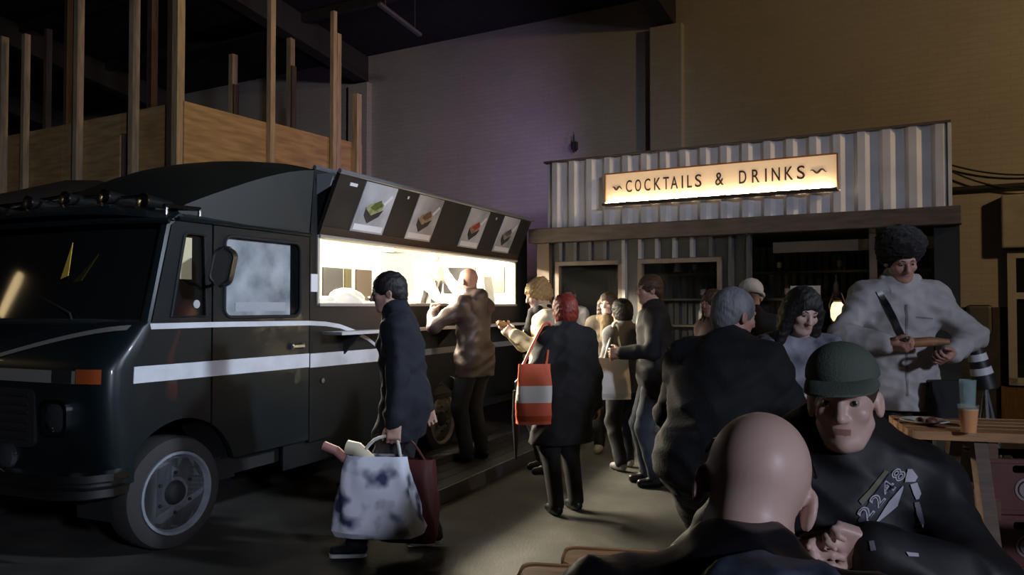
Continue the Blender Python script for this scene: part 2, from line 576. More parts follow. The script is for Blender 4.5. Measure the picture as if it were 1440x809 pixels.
A1 = math.degrees(math.acos(0.235 / 0.47))
A2 = math.degrees(math.acos(-0.36 / 0.47))
AD0 = math.degrees(math.acos(0.25 / 0.47))
AD1 = math.degrees(math.asin(0.14 / 0.47))
quarter = [(-0.10, 1.48), (0.0, 2.0), (0.03, 2.02), (0.15, 2.02), (0.17, 2.0), (0.19, 1.48)]
front_poly = [(-0.36, 0.5), (-0.38, 1.0), (-0.37, 1.18), (-0.35, 1.24), (-0.25, 1.42), (-0.10, 2.06), (-0.04, 2.10), (0.235, 2.12)] + arc(0, 0.36, 0.47, A1, A2)
door_poly = arc(0, 0.36, 0.47, AD0, AD1) + [(1.245, 0.5), (1.245, 2.13), (0.25, 2.12)]
door_win = round_rect(0.345, 1.47, 1.14, 2.03, 0.07)
RA = 0.45
ra0 = math.degrees(math.asin(0.14 / RA))
box_poly = [(1.255, 0.48)] + list(reversed(arc(3.54, 0.36, RA, ra0, 180 - ra0))) + [(5.6, 0.5), (5.6, 2.64), (1.30, 2.64), (1.255, 2.1)]
hatch = [(1.345, 1.565), (5.22, 1.565), (5.22, 2.10), (1.345, 2.10)]
for nm, poly, holes, m in (('front_quarter_panel', front_poly, [quarter], paint), ('box_side', box_poly, [hatch], paint_b)):
    MB().panel(poly, holes, side0, side1).build(nm, m, tr)
door = MB().panel(door_poly, [door_win], side0, side1).build('door', paint, tr)
# far side closed
MB().panel(front_poly, [quarter], far0, far1).build('front_quarter_panel', paint, tr)
MB().panel(door_poly, [door_win], far0, far1).build('door', paint, tr)
MB().panel(box_poly, [], far0, far1).build('box_side', paint_b, tr)
for f0 in (0.018, W - 0.026):
    MB().panel(quarter, [], lambda a, b, f0=f0: Vector((a, f0, b)), lambda a, b, f0=f0: Vector((a, f0 + 0.006, b))).build('quarter_window', dglass, tr)
# door window: clear glass with a pale poster taped behind it
cg = mat('clear_glass', (0.9, 0.92, 0.95), 0.04, trans=1.0, spec=0.5)
MB().panel(door_win, [], lambda a, b: Vector((a, 0.014, b)), lambda a, b: Vector((a, 0.018, b))).build('window_pane', mat('door_tint_glass', (0.02, 0.025, 0.03), 0.08, alpha=0.12), door)
pm = mat('pale_poster_print', (0.55, 0.64, 0.72), 0.55, vary=0.5, vscale=4.0, color2=(0.82, 0.88, 0.93))
MB().span((0.40, 0.03, 1.475), (1.055, 0.036, 2.03)).build('poster', pm, door)
MB().span((0.48, 0.026, 1.51), (1.0, 0.029, 1.575)).build('poster_strip', mat('poster_white', (0.66, 0.7, 0.75), 0.6), door)
rim_pts = door_win
MB().tube([Vector((a, -0.002, b)) for a, b in rim_pts], 0.012, 6, closed=True).build('window_seal', rubber, door)
MB().tube([Vector((a, -0.002, b)) for a, b in quarter], 0.012, 6, closed=True).build('window_seal', rubber, tr)
MB().span((1.02, -0.035, 1.225), (1.16, -0.015, 1.255)).box((1.03, -0.012, 1.24), (0.03, 0.03, 0.045)).box((1.15, -0.012, 1.24), (0.03, 0.03, 0.045)).build('door_handle', chrome, door, bevel=0.006)
MB().cyl((0.12, 0.012, 1.56), (0.12, 0.017, 1.56), 0.028, n=16).build('window_sticker', mat('sticker_white', (0.5, 0.5, 0.5), 0.5), tr)
# curtain strip glimpsed through the quarter window
MB().span((-0.02, 0.012, 1.72), (0.075, 0.016, 1.99)).build('window_card', mat('card_cream', (0.75, 0.68, 0.42), 0.5), tr)


# nose: rounded loft round the front
def outline(s0, sf, z, n=6.0, cnt=36):
    pts = []
    for i in range(cnt + 1):
        th = math.pi * i / cnt - math.pi / 2
        sn, cs = math.sin(th), math.cos(th)
        t = W / 2 + W / 2 * math.copysign(abs(sn) ** (2 / n), sn)
        pts.append(Vector((s0 + (sf - s0) * abs(cs) ** (2 / n) - 0.05 * cs, t, z)))
    return pts


lv = [(0.50, -0.36, -0.46), (0.56, -0.36, -0.52), (1.0, -0.38, -0.55), (1.17, -0.37, -0.545), (1.23, -0.35, -0.51), (1.42, -0.25, -0.34), (1.45, -0.22, -0.28)]
MB().grid([outline(a, b, z) for z, a, b in lv]).build('nose_panel', paint, tr, smooth=True)
# windscreen, pillars
ws = []
for k in range(9):
    z = 1.44 + 0.60 * k / 8
    s0 = -0.20 + 0.17 * k / 8
    row = []
    for i in range(25):
        t = 0.06 + (W - 0.12) * i / 24
        q = (2 * i / 24 - 1)
        row.append(Vector((s0 - 0.16 * (1 - abs(q) ** 3.5), t, z)))
    ws.append(row)
wsm = MB().grid(ws).build('windscreen', dglass, tr, smooth='all')
for t in (0.05, W - 0.05):
    MB().tube([(-0.24, t, 1.40), (-0.09, t, 2.06), (0.0, t, 2.12)], 0.045, 8).build('windscreen_pillar', paint, tr, smooth=True)
MB().tube([Vector((-0.20 - 0.16 * (1 - abs(2 * i / 24 - 1) ** 3.5), 0.06 + (W - 0.12) * i / 24, 1.445)) for i in range(25)], 0.022, 8).build('windscreen_seal', rubber, tr, smooth=True)
for t in (0.55, 1.35):
    MB().tube([(-0.37, t, 1.46), (-0.36, t + 0.03, 1.50), (-0.30, t + 0.42, 1.62)], 0.008, 6).build('wiper', rubber, tr)
MB().panel([(0.0, 0.0), (0.11, 0.23), (0.07, 0.02)], [], lambda a, b: Vector((-0.325, 0.72 - a, 1.72 + b)), lambda a, b: Vector((-0.32, 0.72 - a, 1.72 + b))).build('pennant', mat('yellow_pennant', (0.62, 0.45, 0.06), 0.5), tr)
# dashboard and seats behind the glass
MB().span((-0.2, 0.1, 1.25), (0.15, W - 0.1, 1.42)).build('dashboard', rubber, tr, bevel=0.03)
for t in (0.55, 1.5):
    sb = MB().span((0.55, t - 0.24, 0.8), (1.0, t + 0.24, 0.95)).span((0.95, t - 0.24, 0.9), (1.08, t + 0.24, 1.7))
    sb.build('seat', mat('seat_dark', (0.02, 0.02, 0.022), 0.8), tr, bevel=0.03)
sw = MB()
sw.tube([Vector((0.30 + 0.09 * math.cos(2 * math.pi * i / 24), 0.55 + 0.22 * math.sin(2 * math.pi * i / 24), 1.46 + 0.19 * math.cos(2 * math.pi * i / 24) * 0.9)) for i in range(24)], 0.014, 6, closed=True)
sw.cyl((0.3, 0.55, 1.46), (0.12, 0.55, 1.36), 0.03)
sw.build('steering_wheel', rubber, tr, smooth=True)
MB().span((1.22, 0.05, 0.5), (1.26, W - 0.05, 2.3)).build('bulkhead', paint_b, tr)

# cab roof, fairing, box roof
def edge_prof(q, p):
    return 1 - abs(q) ** p


def cab_z(s, q):
    fr = min(1.0, max(0.0, (s + 0.12) / 0.35))
    return 2.09 + (0.05 + 0.13 * math.sqrt(fr)) * edge_prof(q, 3.0)


def box_z(q):
    return 2.63 + 0.12 * edge_prof(q, 2.6)


rows = []
for i in range(15):
    s = -0.12 + 1.45 * i / 14
    lead = 0.20 * (1 - min(1, max(0, (s + 0.12) / 0.3)))
    rows.append([Vector((s - 0.16 * (1 - abs(2 * j / 24 - 1) ** 3) * (1 - i / 14.0), W * j / 24, cab_z(s, 2 * j / 24 - 1))) for j in range(25)])
MB().grid(rows).build('cab_roof', paint, tr, smooth='all')
MB().tube([Vector((s, -0.012, 2.105)) for s in (-0.06, 0.2, 0.7, 1.25)], 0.014, 6).build('gutter', paint, tr)
MB().tube([Vector((-0.12 - 0.16 * (1 - abs(2 * j / 24 - 1) ** 3), W * j / 24, 2.085)) for j in range(25)], 0.02, 6).build('gutter', paint, tr, smooth=True)
rows = []
for i in range(15):
    a = i / 14.0
    s = 0.12 + 1.20 * a
    e = math.sin(a * math.pi / 2) ** 0.85
    half = 0.86 + 0.19 * a
    row = []
    for j in range(25):
        q = 2 * j / 24 - 1
        top = 2.2 + (box_z(q) - 2.2) * e * (1 - 0.35 * (1 - a) * abs(q) ** 2)
        if j in (0, 24):
            row.append(Vector((s + 0.02, W / 2 + q * half, cab_z(s, q * half / 1.05) - 0.03)))
        row.append(Vector((s, W / 2 + q * (half - 0.01), top))) if j not in (0, 24) else row.append(Vector((s, W / 2 + q * half, top)))
    row = [row[0], row[1]] + row[2:-2] + [row[-1], row[-2]]
    rows.append(row)
MB().grid(rows).build('roof_fairing', mat('fairing_paint', (0.012, 0.014, 0.012), 0.45), tr, smooth=True)
rows = [[Vector((s, W * j / 24, box_z(2 * j / 24 - 1))) for j in range(25)] for s in (1.30, 2.4, 3.5, 4.6, 5.6)]
MB().grid(rows).build('box_roof', mat('roof_grey_paint', (0.03, 0.032, 0.036), 0.5), tr, smooth='all')
MB().panel([(0.0, 0.5), (W, 0.5), (W, 2.63), (0, 2.63)], [], lambda a, b: Vector((5.58, a, b)), lambda a, b: Vector((5.62, a, b))).build('rear_wall', paint_b, tr)
MB().tube([Vector((s, 0.0, 2.65)) for s in (1.3, 3.4, 5.6)], 0.02, 6).build('gutter', mat('gutter_grey', (0.12, 0.13, 0.15), 0.45), tr)
# under body
MB().span((-0.3, 0.12, 0.36), (5.5, W - 0.12, 0.5)).build('chassis', rubber, tr)
MB().panel([(1.0, 0.3), (2.9, 0.3), (2.9, 0.5), (1.0, 0.5)], [], side1, lambda a, b: Vector((a, 0.06, b))).build('side_skirt', paint_b, tr)
for t0 in (0.05, W - 0.35):
    for cx, r in ((0, 0.47), (3.54, 0.45)):
        wl = MB()
        pts = arc(cx, 0.36, r, -10, 190, 20)
        wl.grid([[Vector((a, t0, b)), Vector((a, t0 + 0.3, b))] for a, b in pts])
        wl.build('wheel_housing', rubber, tr, smooth='all')
MB().panel([(0.24, 0.36)] + [(0.5, 0.36), (0.5, 0.5), (0.24, 0.5)], [], side1, lambda a, b: Vector((a, 0.05, b))).build('step', rubber, tr)

# stripes
MB().panel([(-0.375, 1.085), (1.245, 1.068), (1.245, 1.175), (-0.37, 1.185)], [], lambda a, b: Vector((a, -0.004, b)), side0).build('stripe', stripe_m, tr)
MB().panel([(1.26, 1.062), (2.3, 1.05), (2.3, 1.165), (1.26, 1.172)], [], lambda a, b: Vector((a, -0.004, b)), side0).build('stripe', stripe_m, tr)
up = [(-0.25, 1.405), (0.24, 1.405), (0.8, 1.40), (1.245, 1.395), (1.45, 1.385), (1.65, 1.36), (1.85, 1.31), (2.05, 1.24), (2.2, 1.165)]
MB().panel(up + [(a - 0.01, b + 0.036) for a, b in reversed(up)], [], lambda a, b: Vector((a, -0.004, b)), side0).build('stripe', stripe_m, tr)
# front stripes follow the nose
nose = lambda z: next((a0 + (a1 - a0) * (z - z0) / (z1 - z0), b0 + (b1 - b0) * (z - z0) / (z1 - z0)) for (z0, a0, b0), (z1, a1, b1) in zip(lv[:-1], lv[1:]) if z0 <= z <= z1)


def nose_pt(t, z, off=0.006):
    a, b = nose(z)
    o = outline(a, b, z, cnt=120)
    for p0, p1 in zip(o[:-1], o[1:]):
        if p0.y <= t <= p1.y and p1.y > p0.y:
            k = (t - p0.y) / (p1.y - p0.y)
            return p0.lerp(p1, k) + Vector((-off, 0, off * 0.5))
    return o[60] + Vector((-off, 0, 0))


fs = mat('front_band_paint', (0.22, 0.21, 0.18), 0.5)
MB().grid([[nose_pt(t, 1.09), nose_pt(t, 1.165)] for t in [0.22 + (W - 0.44) * i / 20 for i in range(21)]]).build('front_band', fs, tr)
for sg in (0, 1):
    g = []
    for i in range(15):
        t = 0.06 + (1.0 - 0.06) * i / 14
        z = 1.40 - 0.19 * (i / 14.0) ** 1.4
        tt = t if sg == 0 else W - t
        g.append([nose_pt(tt, z, 0.006), nose_pt(tt, z + 0.03, 0.006)])
    MB().grid(g).build('chevron_stripe', fs, tr)
MB().grid([[nose_pt(t, 1.085, 0.02), nose_pt(t, 1.17, 0.02)] for t in (0.045, 0.07, 0.1, 0.15, 0.2)]).build('indicator_lamp', mat('amber_lens', (0.35, 0.075, 0.02), 0.25), tr, smooth=True)
MB().grid([[nose_pt(t, 1.09, 0.012), nose_pt(t, 1.165, 0.012)] for t in (0.24, 0.3, 0.36, 0.4)]).build('vent_cover', rubber, tr)
# grille, badge, headlamps
gr = MB().panel(round_rect(0.55, 0.70, W - 0.55, 1.05, 0.05), [], lambda a, b: Vector((-0.606, a, b)), lambda a, b: Vector((-0.58, a, b))).build('grille', rubber, tr)
for k in range(6):
    MB().span((-0.615, 0.6, 0.745 + 0.052 * k), (-0.6, W - 0.6, 0.76 + 0.052 * k)).build('grille_bar', mat('grille_dark', (0.02, 0.02, 0.02), 0.4), gr)
bd = MB().tube([Vector((-0.62, W / 2 + 0.10 * math.cos(2 * math.pi * i / 28), 0.93 + 0.10 * math.sin(2 * math.pi * i / 28))) for i in range(28)], 0.009, 6, closed=True)
for a in (90, 210, 330):
    c = Vector((-0.62, W / 2, 0.93))
    bd.cyl(c, c + Vector((0, 0.098 * math.cos(math.radians(a)), 0.098 * math.sin(math.radians(a)))), 0.018, 0.003, 6)
bd.build('badge', chrome, tr, smooth=True)
lens = mat('headlamp_glass', (0.03, 0.032, 0.035), 0.06, spec=0.8)
for t in (0.36, W - 0.36):
    h = MB().panel(round_rect(t - 0.12, 0.79, t + 0.12, 1.0, 0.06), [round_rect(t - 0.095, 0.812, t + 0.095, 0.978, 0.05)], lambda a, b: Vector((-0.625, a, b)), lambda a, b: Vector((-0.57, a, b))).build('headlamp', chrome, tr)
    MB().lathe([(0.0, 0.030), (0.05, 0.026), (0.085, 0.010), (0.096, 0.0)], 20, (-0.60, t, 0.895), (-1, 0, 0)).build('lamp_lens', lens, h, smooth=True)
for t in (0.66, W - 0.66):
    fg = MB().lathe([(0.0, 0.05), (0.05, 0.045), (0.075, 0.03), (0.078, 0.0), (0.05, -0.04)], 18, (-0.68, t, 0.665), (-1, 0, 0)).build('fog_lamp', lens, tr, smooth=True)
    MB().cyl((-0.68, t, 0.6), (-0.68, t, 0.64), 0.012).build('bracket', rubber, fg)
# bumper: two chrome ribs on a dark beam
bp_path = [Vector((-0.40, 0.02, 0)), Vector((-0.52, 0.0, 0)), Vector((-0.62, 0.06, 0)), Vector((-0.70, 0.25, 0)), Vector((-0.73, W / 2, 0)), Vector((-0.70, W - 0.25, 0)), Vector((-0.62, W - 0.06, 0)), Vector((-0.52, W, 0))]
bu = MB()
prof = [(0.0, 0.44), (-0.035, 0.455), (-0.035, 0.50), (-0.012, 0.515), (-0.012, 0.53), (-0.035, 0.545), (-0.035, 0.585), (0.0, 0.60)]
rows = []
for i, p in enumerate(bp_path):
    d = (bp_path[min(i + 1, len(bp_path) - 1)] - bp_path[max(i - 1, 0)]).normalized()
    nrm = Vector((-d.y, d.x, 0)) * (1 if -d.y < 0.0 or True else -1)
    nrm = Vector((-abs(nrm.x), nrm.y if i > 4 else -abs(nrm.y), 0)).normalized()
    rows.append([p + nrm * (-q[0]) + Vector((0, 0, q[1])) for q in prof])
bu.grid(rows)
bu.build('bumper', mat('worn_chrome', (0.30, 0.31, 0.32), 0.22, 1.0), tr, smooth=True)

# wheels
rim_m = mat('wheel_grey_paint', (0.24, 0.26, 0.29), 0.5, vary=0.2, vscale=8)
rim_w = mat('wheel_rear_paint', (0.34, 0.32, 0.28), 0.5, vary=0.2, vscale=8)
hole_m = mat('hole_black', (0.004, 0.004, 0.004), 0.9)


def wheel(cx, t, sg, rm, steer=0.0):
    # sg = -1 faces the viewer side
    root = MB()
    o = (0, 0, 0)
    d = (0, sg, 0)
    root.lathe([(0.245, 0.0), (0.262, 0.012), (0.262, 0.03), (0.245, 0.03), (0.232, 0.005), (0.222, -0.05), (0.19, -0.065), (0.165, -0.045), (0.155, -0.012), (0.10, -0.006), (0.098, 0.0)], 40, o, d)
    ro = root.build('wheel', rm, tr, smooth=True, loc=(cx, t, 0.355))
    ty = MB().lathe([(0.25, -0.2), (0.31, -0.205), (0.345, -0.19), (0.358, -0.16), (0.358, -0.03), (0.345, 0.005), (0.31, 0.022), (0.268, 0.022), (0.25, 0.0)], 48, o, d)
    ty.build('tyre', mat('tyre_rubber', (0.035, 0.033, 0.032), 0.8, bump=0.2, bscale=60), ro, smooth=True)
    MB().lathe([(0.0, 0.035), (0.05, 0.034), (0.062, 0.028), (0.075, 0.005), (0.09, -0.02)], 24, o, d).build('hub', rubber, ro, smooth=True)
    for k in range(6):
        a = 2 * math.pi * (k + 0.5) / 6
        p = Vector((0.127 * math.cos(a), 0, 0.127 * math.sin(a)))
        MB().cyl(p + Vector((0, sg * -0.012, 0)), p + Vector((0, sg * 0.012, 0)), 0.013, 0.011, 6).build('wheel_nut', rubber, ro)
    for k in range(8):
        a = 2 * math.pi * k / 8
        p = Vector((0.195 * math.cos(a), sg * -0.055, 0.195 * math.sin(a)))
        MB().cyl(p, p + Vector((0, sg * 0.006, 0)), 0.017, n=12).build('vent_hole', hole_m, ro)
    MB().cyl((0, sg * -0.2, 0), (0, sg * -0.01, 0), 0.235, n=24).build('brake_drum', rubber, ro)
    ro.rotation_euler = (0, 0, steer)
    return ro


wheel(0.0, 0.06, -1, rim_m, math.radians(-4))
wheel(3.54, 0.10, -1, rim_w)
wheel(0.0, W - 0.06, 1, rim_m)
wheel(3.54, W - 0.10, 1, rim_w)
MB().cyl((0, 0.2, 0.355), (0, W - 0.2, 0.355), 0.05).build('axle', rubber, tr)
MB().cyl((3.54, 0.2, 0.355), (3.54, W - 0.2, 0.355), 0.06).build('axle', rubber, tr)

# mirror
mi = MB().tube([(0.21, -0.01, 1.68), (0.17, -0.10, 1.70), (0.12, -0.20, 1.78)], 0.011, 6).build('mirror_arm', rubber, tr)
mm = MB().panel(round_rect(-0.075, -0.125, 0.075, 0.125, 0.06), [], lambda a, b: Vector((0, a, b)), lambda a, b: Vector((-0.05, a * 0.85, b * 0.9))).build('mirror', mat('mirror_black', (0.012, 0.012, 0.012), 0.5), mi, bevel=0.012)
mm.location = (0.11, -0.22, 1.80)
mm.rotation_euler = (0.2, 0.0, math.radians(35))

# roof marker lamps along the cab front
for k, t in enumerate((0.30, 0.66, 1.05, 1.44, 1.80)):
    z = cab_z(0.1, 2 * t / W - 1)
    r = MB().cyl((0.16, t, z + 0.035), (-0.05, t, z + 0.045), 0.035, 0.045, 14).build('marker_lamp', mat('lamp_housing_black', (0.012, 0.012, 0.012), 0.3), tr, smooth=True)
    MB().lathe([(0.048, 0.0), (0.052, 0.004), (0.052, 0.016), (0.04, 0.02), (0.0, 0.024)], 16, (-0.05, t, z + 0.045), (-1, 0, 0)).build('chrome_ring', chrome, r, smooth=True)
    MB().span((0.02, t - 0.02, z - 0.02), (0.1, t + 0.02, z + 0.02)).build('bracket', rubber, r)
    if k < 4:
        t2 = t + 0.19
        z2 = cab_z(0.1, 2 * t2 / W - 1)
        MB().tube([(0.02, t + 0.06, z2 + 0.06), (0.02, t + 0.3, z2 + 0.06)], 0.012, 8).build('chrome_bar', chrome, r)
MB().tube([(-0.02, 0.16, cab_z(0, -0.85) + 0.06), (0.28, 0.16, cab_z(0.2, -0.85) + 0.055)], 0.014, 8).cyl((0.28, 0.16, cab_z(0.2, -0.85) - 0.02), (0.28, 0.16, cab_z(0.2, -0.85) + 0.055), 0.01).cyl((0.0, 0.16, cab_z(0, -0.85) - 0.02), (0.0, 0.16, cab_z(0, -0.85) + 0.06), 0.01).build('chrome_rail', chrome, tr, smooth=True)

# ---------------------------------------------------------------- open hatch flap with four food posters
HZ, TZ, TW = 2.115, 2.60, 0.21
fl_d = Vector((0, -TW, TZ - HZ))
fl_n = Vector((0, -fl_d.z, -TW)).normalized()   # outwards


def flap_pt(s, h, off=0.0):
    return Vector((s, -0.015, HZ)) + fl_d * h + fl_n * off


flap = MB().panel([(1.34, 0.0), (5.24, 0.0), (5.24, 1.0), (1.34, 1.0)], [], lambda a, b: flap_pt(a, b, 0.0), lambda a, b: flap_pt(a, b, -0.035)).build('hatch_flap', mat('flap_black', (0.012, 0.010, 0.009), 0.7, vary=0.3), tr)
MB().panel([(1.34, 0.0), (5.24, 0.0), (5.24, 0.14), (1.34, 0.14)], [], lambda a, b: flap_pt(a, b, 0.004), lambda a, b: flap_pt(a, b, 0.0)).build('brown_edge', mat('flap_brown', (0.035, 0.022, 0.013), 0.7), flap)
MB().tube([flap_pt(1.32, 1.02), flap_pt(3.4, 1.02), flap_pt(5.26, 1.02)], 0.02, 8).build('edge_rail', mat('rail_grey', (0.16, 0.17, 0.19), 0.4), flap)
MB().tube([flap_pt(1.34, -0.01, 0.01), flap_pt(5.24, -0.01, 0.01)], 0.014, 8).build('hinge_rail', mat('rail_steel', (0.35, 0.33, 0.28), 0.35), flap)
# grey stay plate at the flap's front end
MB().panel([(0.0, 2.44), (0.0, 2.60), (-0.17, 2.60), (-0.13, 2.5)], [], lambda a, b: Vector((1.33, a, b)), lambda a, b: Vector((1.345, a, b))).build('stay_plate', mat('stay_grey', (0.26, 0.28, 0.30), 0.5), flap)
for s in (1.5, 5.1):
    MB().cyl(Vector((s, 0.0, 2.60)), flap_pt(s, 0.8, -0.03), 0.012, n=8).build('gas_strut', chrome, flap)
poster_g = mat('poster_grey', (0.42, 0.45, 0.50), 0.5, vary=0.45, vscale=2.2, color2=(0.62, 0.65, 0.70))
tray = mat('tray_dark', (0.02, 0.02, 0.022), 0.6)
cap_w = mat('caption_white', (0.82, 0.83, 0.86), 0.6)
foods = ((0.26, 0.28, 0.12), (0.34, 0.25, 0.16), (0.38, 0.20, 0.13), (0.24, 0.22, 0.19))
fillings = ((0.07, 0.11, 0.02), (0.12, 0.07, 0.04), (0.34, 0.05, 0.025), (0.07, 0.07, 0.065))
for i, (a, b) in enumerate(((1.70, 2.18), (2.56, 3.02), (3.62, 4.06), (4.46, 4.90))):
    p = MB().panel([(a, 0.14), (b, 0.14), (b, 0.97), (a, 0.97)], [], lambda x, h: flap_pt(x, h, 0.008), lambda x, h: flap_pt(x, h, 0.0)).build('food_poster', poster_g, flap)
    w = b - a
    c = a + w * 0.48

    def piece(nm, pts, m, off):
        MB().panel(pts, [], lambda x, h: flap_pt(x, h, off), lambda x, h: flap_pt(x, h, off - 0.003)).build(nm, m, p)
    piece('caption', [(a + 0.05 * w, 0.17), (b - 0.06 * w, 0.17), (b - 0.06 * w, 0.27), (a + 0.05 * w, 0.27)], cap_w, 0.011)
    piece('food_tray', [(c - 0.24 * w, 0.42), (c - 0.08 * w, 0.30), (c + 0.2 * w, 0.44), (c + 0.28 * w, 0.56), (c - 0.02 * w, 0.45), (c - 0.26 * w, 0.56)], tray, 0.012)
    piece('bread', [(c - 0.25 * w, 0.54), (c - 0.05 * w, 0.44), (c + 0.22 * w, 0.56), (c + 0.24 * w, 0.66), (c + 0.1 * w, 0.70), (c - 0.15 * w, 0.62)], mat('bread_print_%d' % i, foods[i], 0.6, vary=0.4, vscale=25), 0.014)
    piece('filling', [(c - 0.14 * w, 0.57), (c + 0.02 * w, 0.53), (c + 0.2 * w, 0.62), (c + 0.12 * w, 0.72), (c - 0.02 * w, 0.66)], mat('filling_print_%d' % i, fillings[i], 0.6, vary=0.4, vscale=30), 0.016)
    piece('fork', [(c + 0.2 * w, 0.66), (c + 0.26 * w, 0.64), (c + 0.45 * w, 0.80), (c + 0.40 * w, 0.84)], cap_w, 0.013)
for s, w in ((1.50, 0.10), (2.38, 0.02), (4.26, 0.02)):
    MB().panel([(s, 0.84), (s + w, 0.84), (s + w, 0.89), (s, 0.89)], [], lambda x, h: flap_pt(x, h, 0.006), lambda x, h: flap_pt(x, h, 0.0)).build('small_label', cap_w, flap)

# ---------------------------------------------------------------- kitchen inside
white_in = mat('kitchen_white', (0.80, 0.79, 0.74), 0.45)
MB().span((1.28, 0.05, 0.58), (5.56, W - 0.05, 0.62)).build('kitchen_floor', rubber, tr)
MB().span((1.28, W - 0.07, 0.62), (5.56, W - 0.05, 2.60)).build('kitchen_wall', white_in, tr)
MB().span((1.275, 0.05, 0.62), (1.29, W - 0.05, 2.60)).build('kitchen_wall', white_in, tr)
MB().span((5.54, 0.05, 0.62), (5.555, W - 0.05, 2.60)).build('kitchen_wall', white_in, tr)
MB().span((1.28, 0.05, 2.40), (5.56, W - 0.05, 2.42)).build('kitchen_ceiling', white_in, tr)
MB().span((1.30, 0.045, 2.11), (5.5, 0.055, 2.40)).build('kitchen_wall', white_in, tr)
gw = mat('kitchen_window_dark', (0.022, 0.021, 0.022), 0.4)
for a, b, m in ((4.02, 4.42, gw), (4.46, 4.60, mat('kitchen_window_olive', (0.06, 0.05, 0.012), 0.4)), (4.70, 5.05, mat('kitchen_brown', (0.06, 0.04, 0.025), 0.5))):
    MB().span((a, W - 0.09, 1.62), (b, W - 0.072, 2.02)).build('kitchen_window', m, tr)
for a, b, m in ((0.28, 0.62, MATS['kitchen_brown']), (0.70, 1.18, gw)):
    MB().span((5.52, a, 1.72), (5.538, b, 2.06)).build('kitchen_window', m, tr)
ct = mat('steel_counter', (0.45, 0.45, 0.44), 0.35, 0.6)
MB().span((1.30, 0.06, 1.50), (5.5, 0.42, 1.545)).build('kitchen_counter', ct, tr)
MB().span((1.30, W - 0.65, 1.45), (5.5, W - 0.1, 1.5)).build('kitchen_counter', ct, tr)
MB().span((1.34, -0.03, 1.545), (5.23, 0.05, 1.57)).build('hatch_sill', mat('sill_steel', (0.42, 0.42, 0.42), 0.35, 0.4), tr)
fr = MB()
fr.span((1.335, -0.012, 1.56), (1.36, 0.06, 2.11)).span((5.205, -0.012, 1.56), (5.235, 0.06, 2.11)).span((1.335, -0.012, 2.09), (5.235, 0.06, 2.115))
fr.build('hatch_frame', mat('frame_cream', (0.55, 0.52, 0.42), 0.5), tr)
MB().span((1.40, -0.20, 1.315), (5.25, -0.0, 1.34)).build('fold_shelf', mat('shelf_steel', (0.62, 0.63, 0.66), 0.4, 0.1), tr)
for s in (1.7, 3.3, 4.9):
    MB().panel([(0.0, 1.14), (0.0, 1.31), (-0.17, 1.31)], [], lambda a, b, s=s: Vector((s - 0.01, a, b)), lambda a, b, s=s: Vector((s + 0.01, a, b))).build('shelf_bracket', rubber, tr)
MB().span((2.5, -0.02, 1.06), (5.3, 0.0, 1.12)).build('rub_rail', mat('rub_rail_grey', (0.22, 0.23, 0.25), 0.5), tr)
MB().span((5.45, -0.03, 1.1), (5.56, 0.0, 1.28)).build('tail_plate', mat('tail_plate_grey', (0.3, 0.3, 0.3), 0.5), tr)
MB().cyl((5.5, -0.02, 0.9), (5.5, 0.0, 0.9), 0.03).build('marker_reflector', mat('reflector', (0.6, 0.6, 0.6), 0.3), tr)
MB().cyl((1.40, -0.02, 0.95), (1.40, 0.0, 0.95), 0.02).build('fuel_cap', chrome, tr)
MB().span((1.255, -0.01, 1.66), (1.335, -0.002, 1.80)).build('side_label', cap_w, tr)
tube_m = mat('kitchen_tube_light', (1, 1, 1), 0.5, emit=(1.0, 0.93, 0.78), estr=150.0)
for s in (2.2, 3.4, 4.6):
    MB().cyl((s - 0.45, 0.8, 2.375), (s + 0.45, 0.8, 2.375), 0.02, n=10).build('tube_light', tube_m, tr)
    L = add_light('kitchen_light', 'AREA', (0, 0, 0), (0, 0, -1), 340, (1.0, 0.88, 0.66), 0.95, 0.12)
    L.location = truck_pt(s, 0.85, 2.335)
    zc = -(TR_N * 0.72 - Vector((0, 0, 0.69))).normalized()
    yc = zc.cross(TR_U)
    L.rotation_euler = Matrix((TR_U, yc, zc)).transposed().to_euler()

# things standing in the kitchen
plas = mat('white_plastic', (0.75, 0.74, 0.70), 0.4)


def kitchen_thing(name, label, cat, s, t, z, mb, m, **kw):
    o = mb.build(name, m, None, **kw)
    o.location = truck_pt(s, t, z)
    o.rotation_euler = (0, 0, TR_RZ)
    tag(o, label, cat)
    return o


bagm = MB()
rows = []
for i in range(9):
    z = 0.16 * i / 8
    row = []
    for k in range(25):
        a = 2 * math.pi * k / 24
        r = (0.95 + 0.12 * math.sin(5 * a + i)) * math.sqrt(max(0.02, 1 - (i / 8.2) ** 2))
        row.append(Vector((0.26 * r * math.cos(a), 0.13 * r * math.sin(a), z)))
    rows.append(row)
bagm.grid(rows)
kitchen_thing('bread_sack', 'crumpled white sack of rolls on the truck counter', 'sack', 2.05, 0.24, 1.545, bagm, plas, smooth=True)
for s, lab in ((1.52, 'stack of white paper napkins at the front end of the truck counter'), (1.72, 'low white foam box beside the paper napkins')):
    kitchen_thing('napkin_stack' if s < 1.6 else 'foam_box', lab, 'napkins' if s < 1.6 else 'box', s, 0.22, 1.545, MB().span((-0.07, -0.08, 0), (0.07, 0.08, 0.07 if s < 1.6 else 0.05)).span((-0.05, -0.06, 0.05), (0.06, 0.07, 0.085)), plas, bevel=0.008)
kitchen_thing('steel_pan', 'steel food pan with lid in the serving hatch', 'pan', 2.75, 0.24, 1.545, MB().span((-0.16, -0.12, 0), (0.16, 0.12, 0.08)).span((-0.17, -0.13, 0.08), (0.17, 0.13, 0.09)).span((-0.04, -0.01, 0.09), (0.04, 0.01, 0.115)), ct, bevel=0.006)
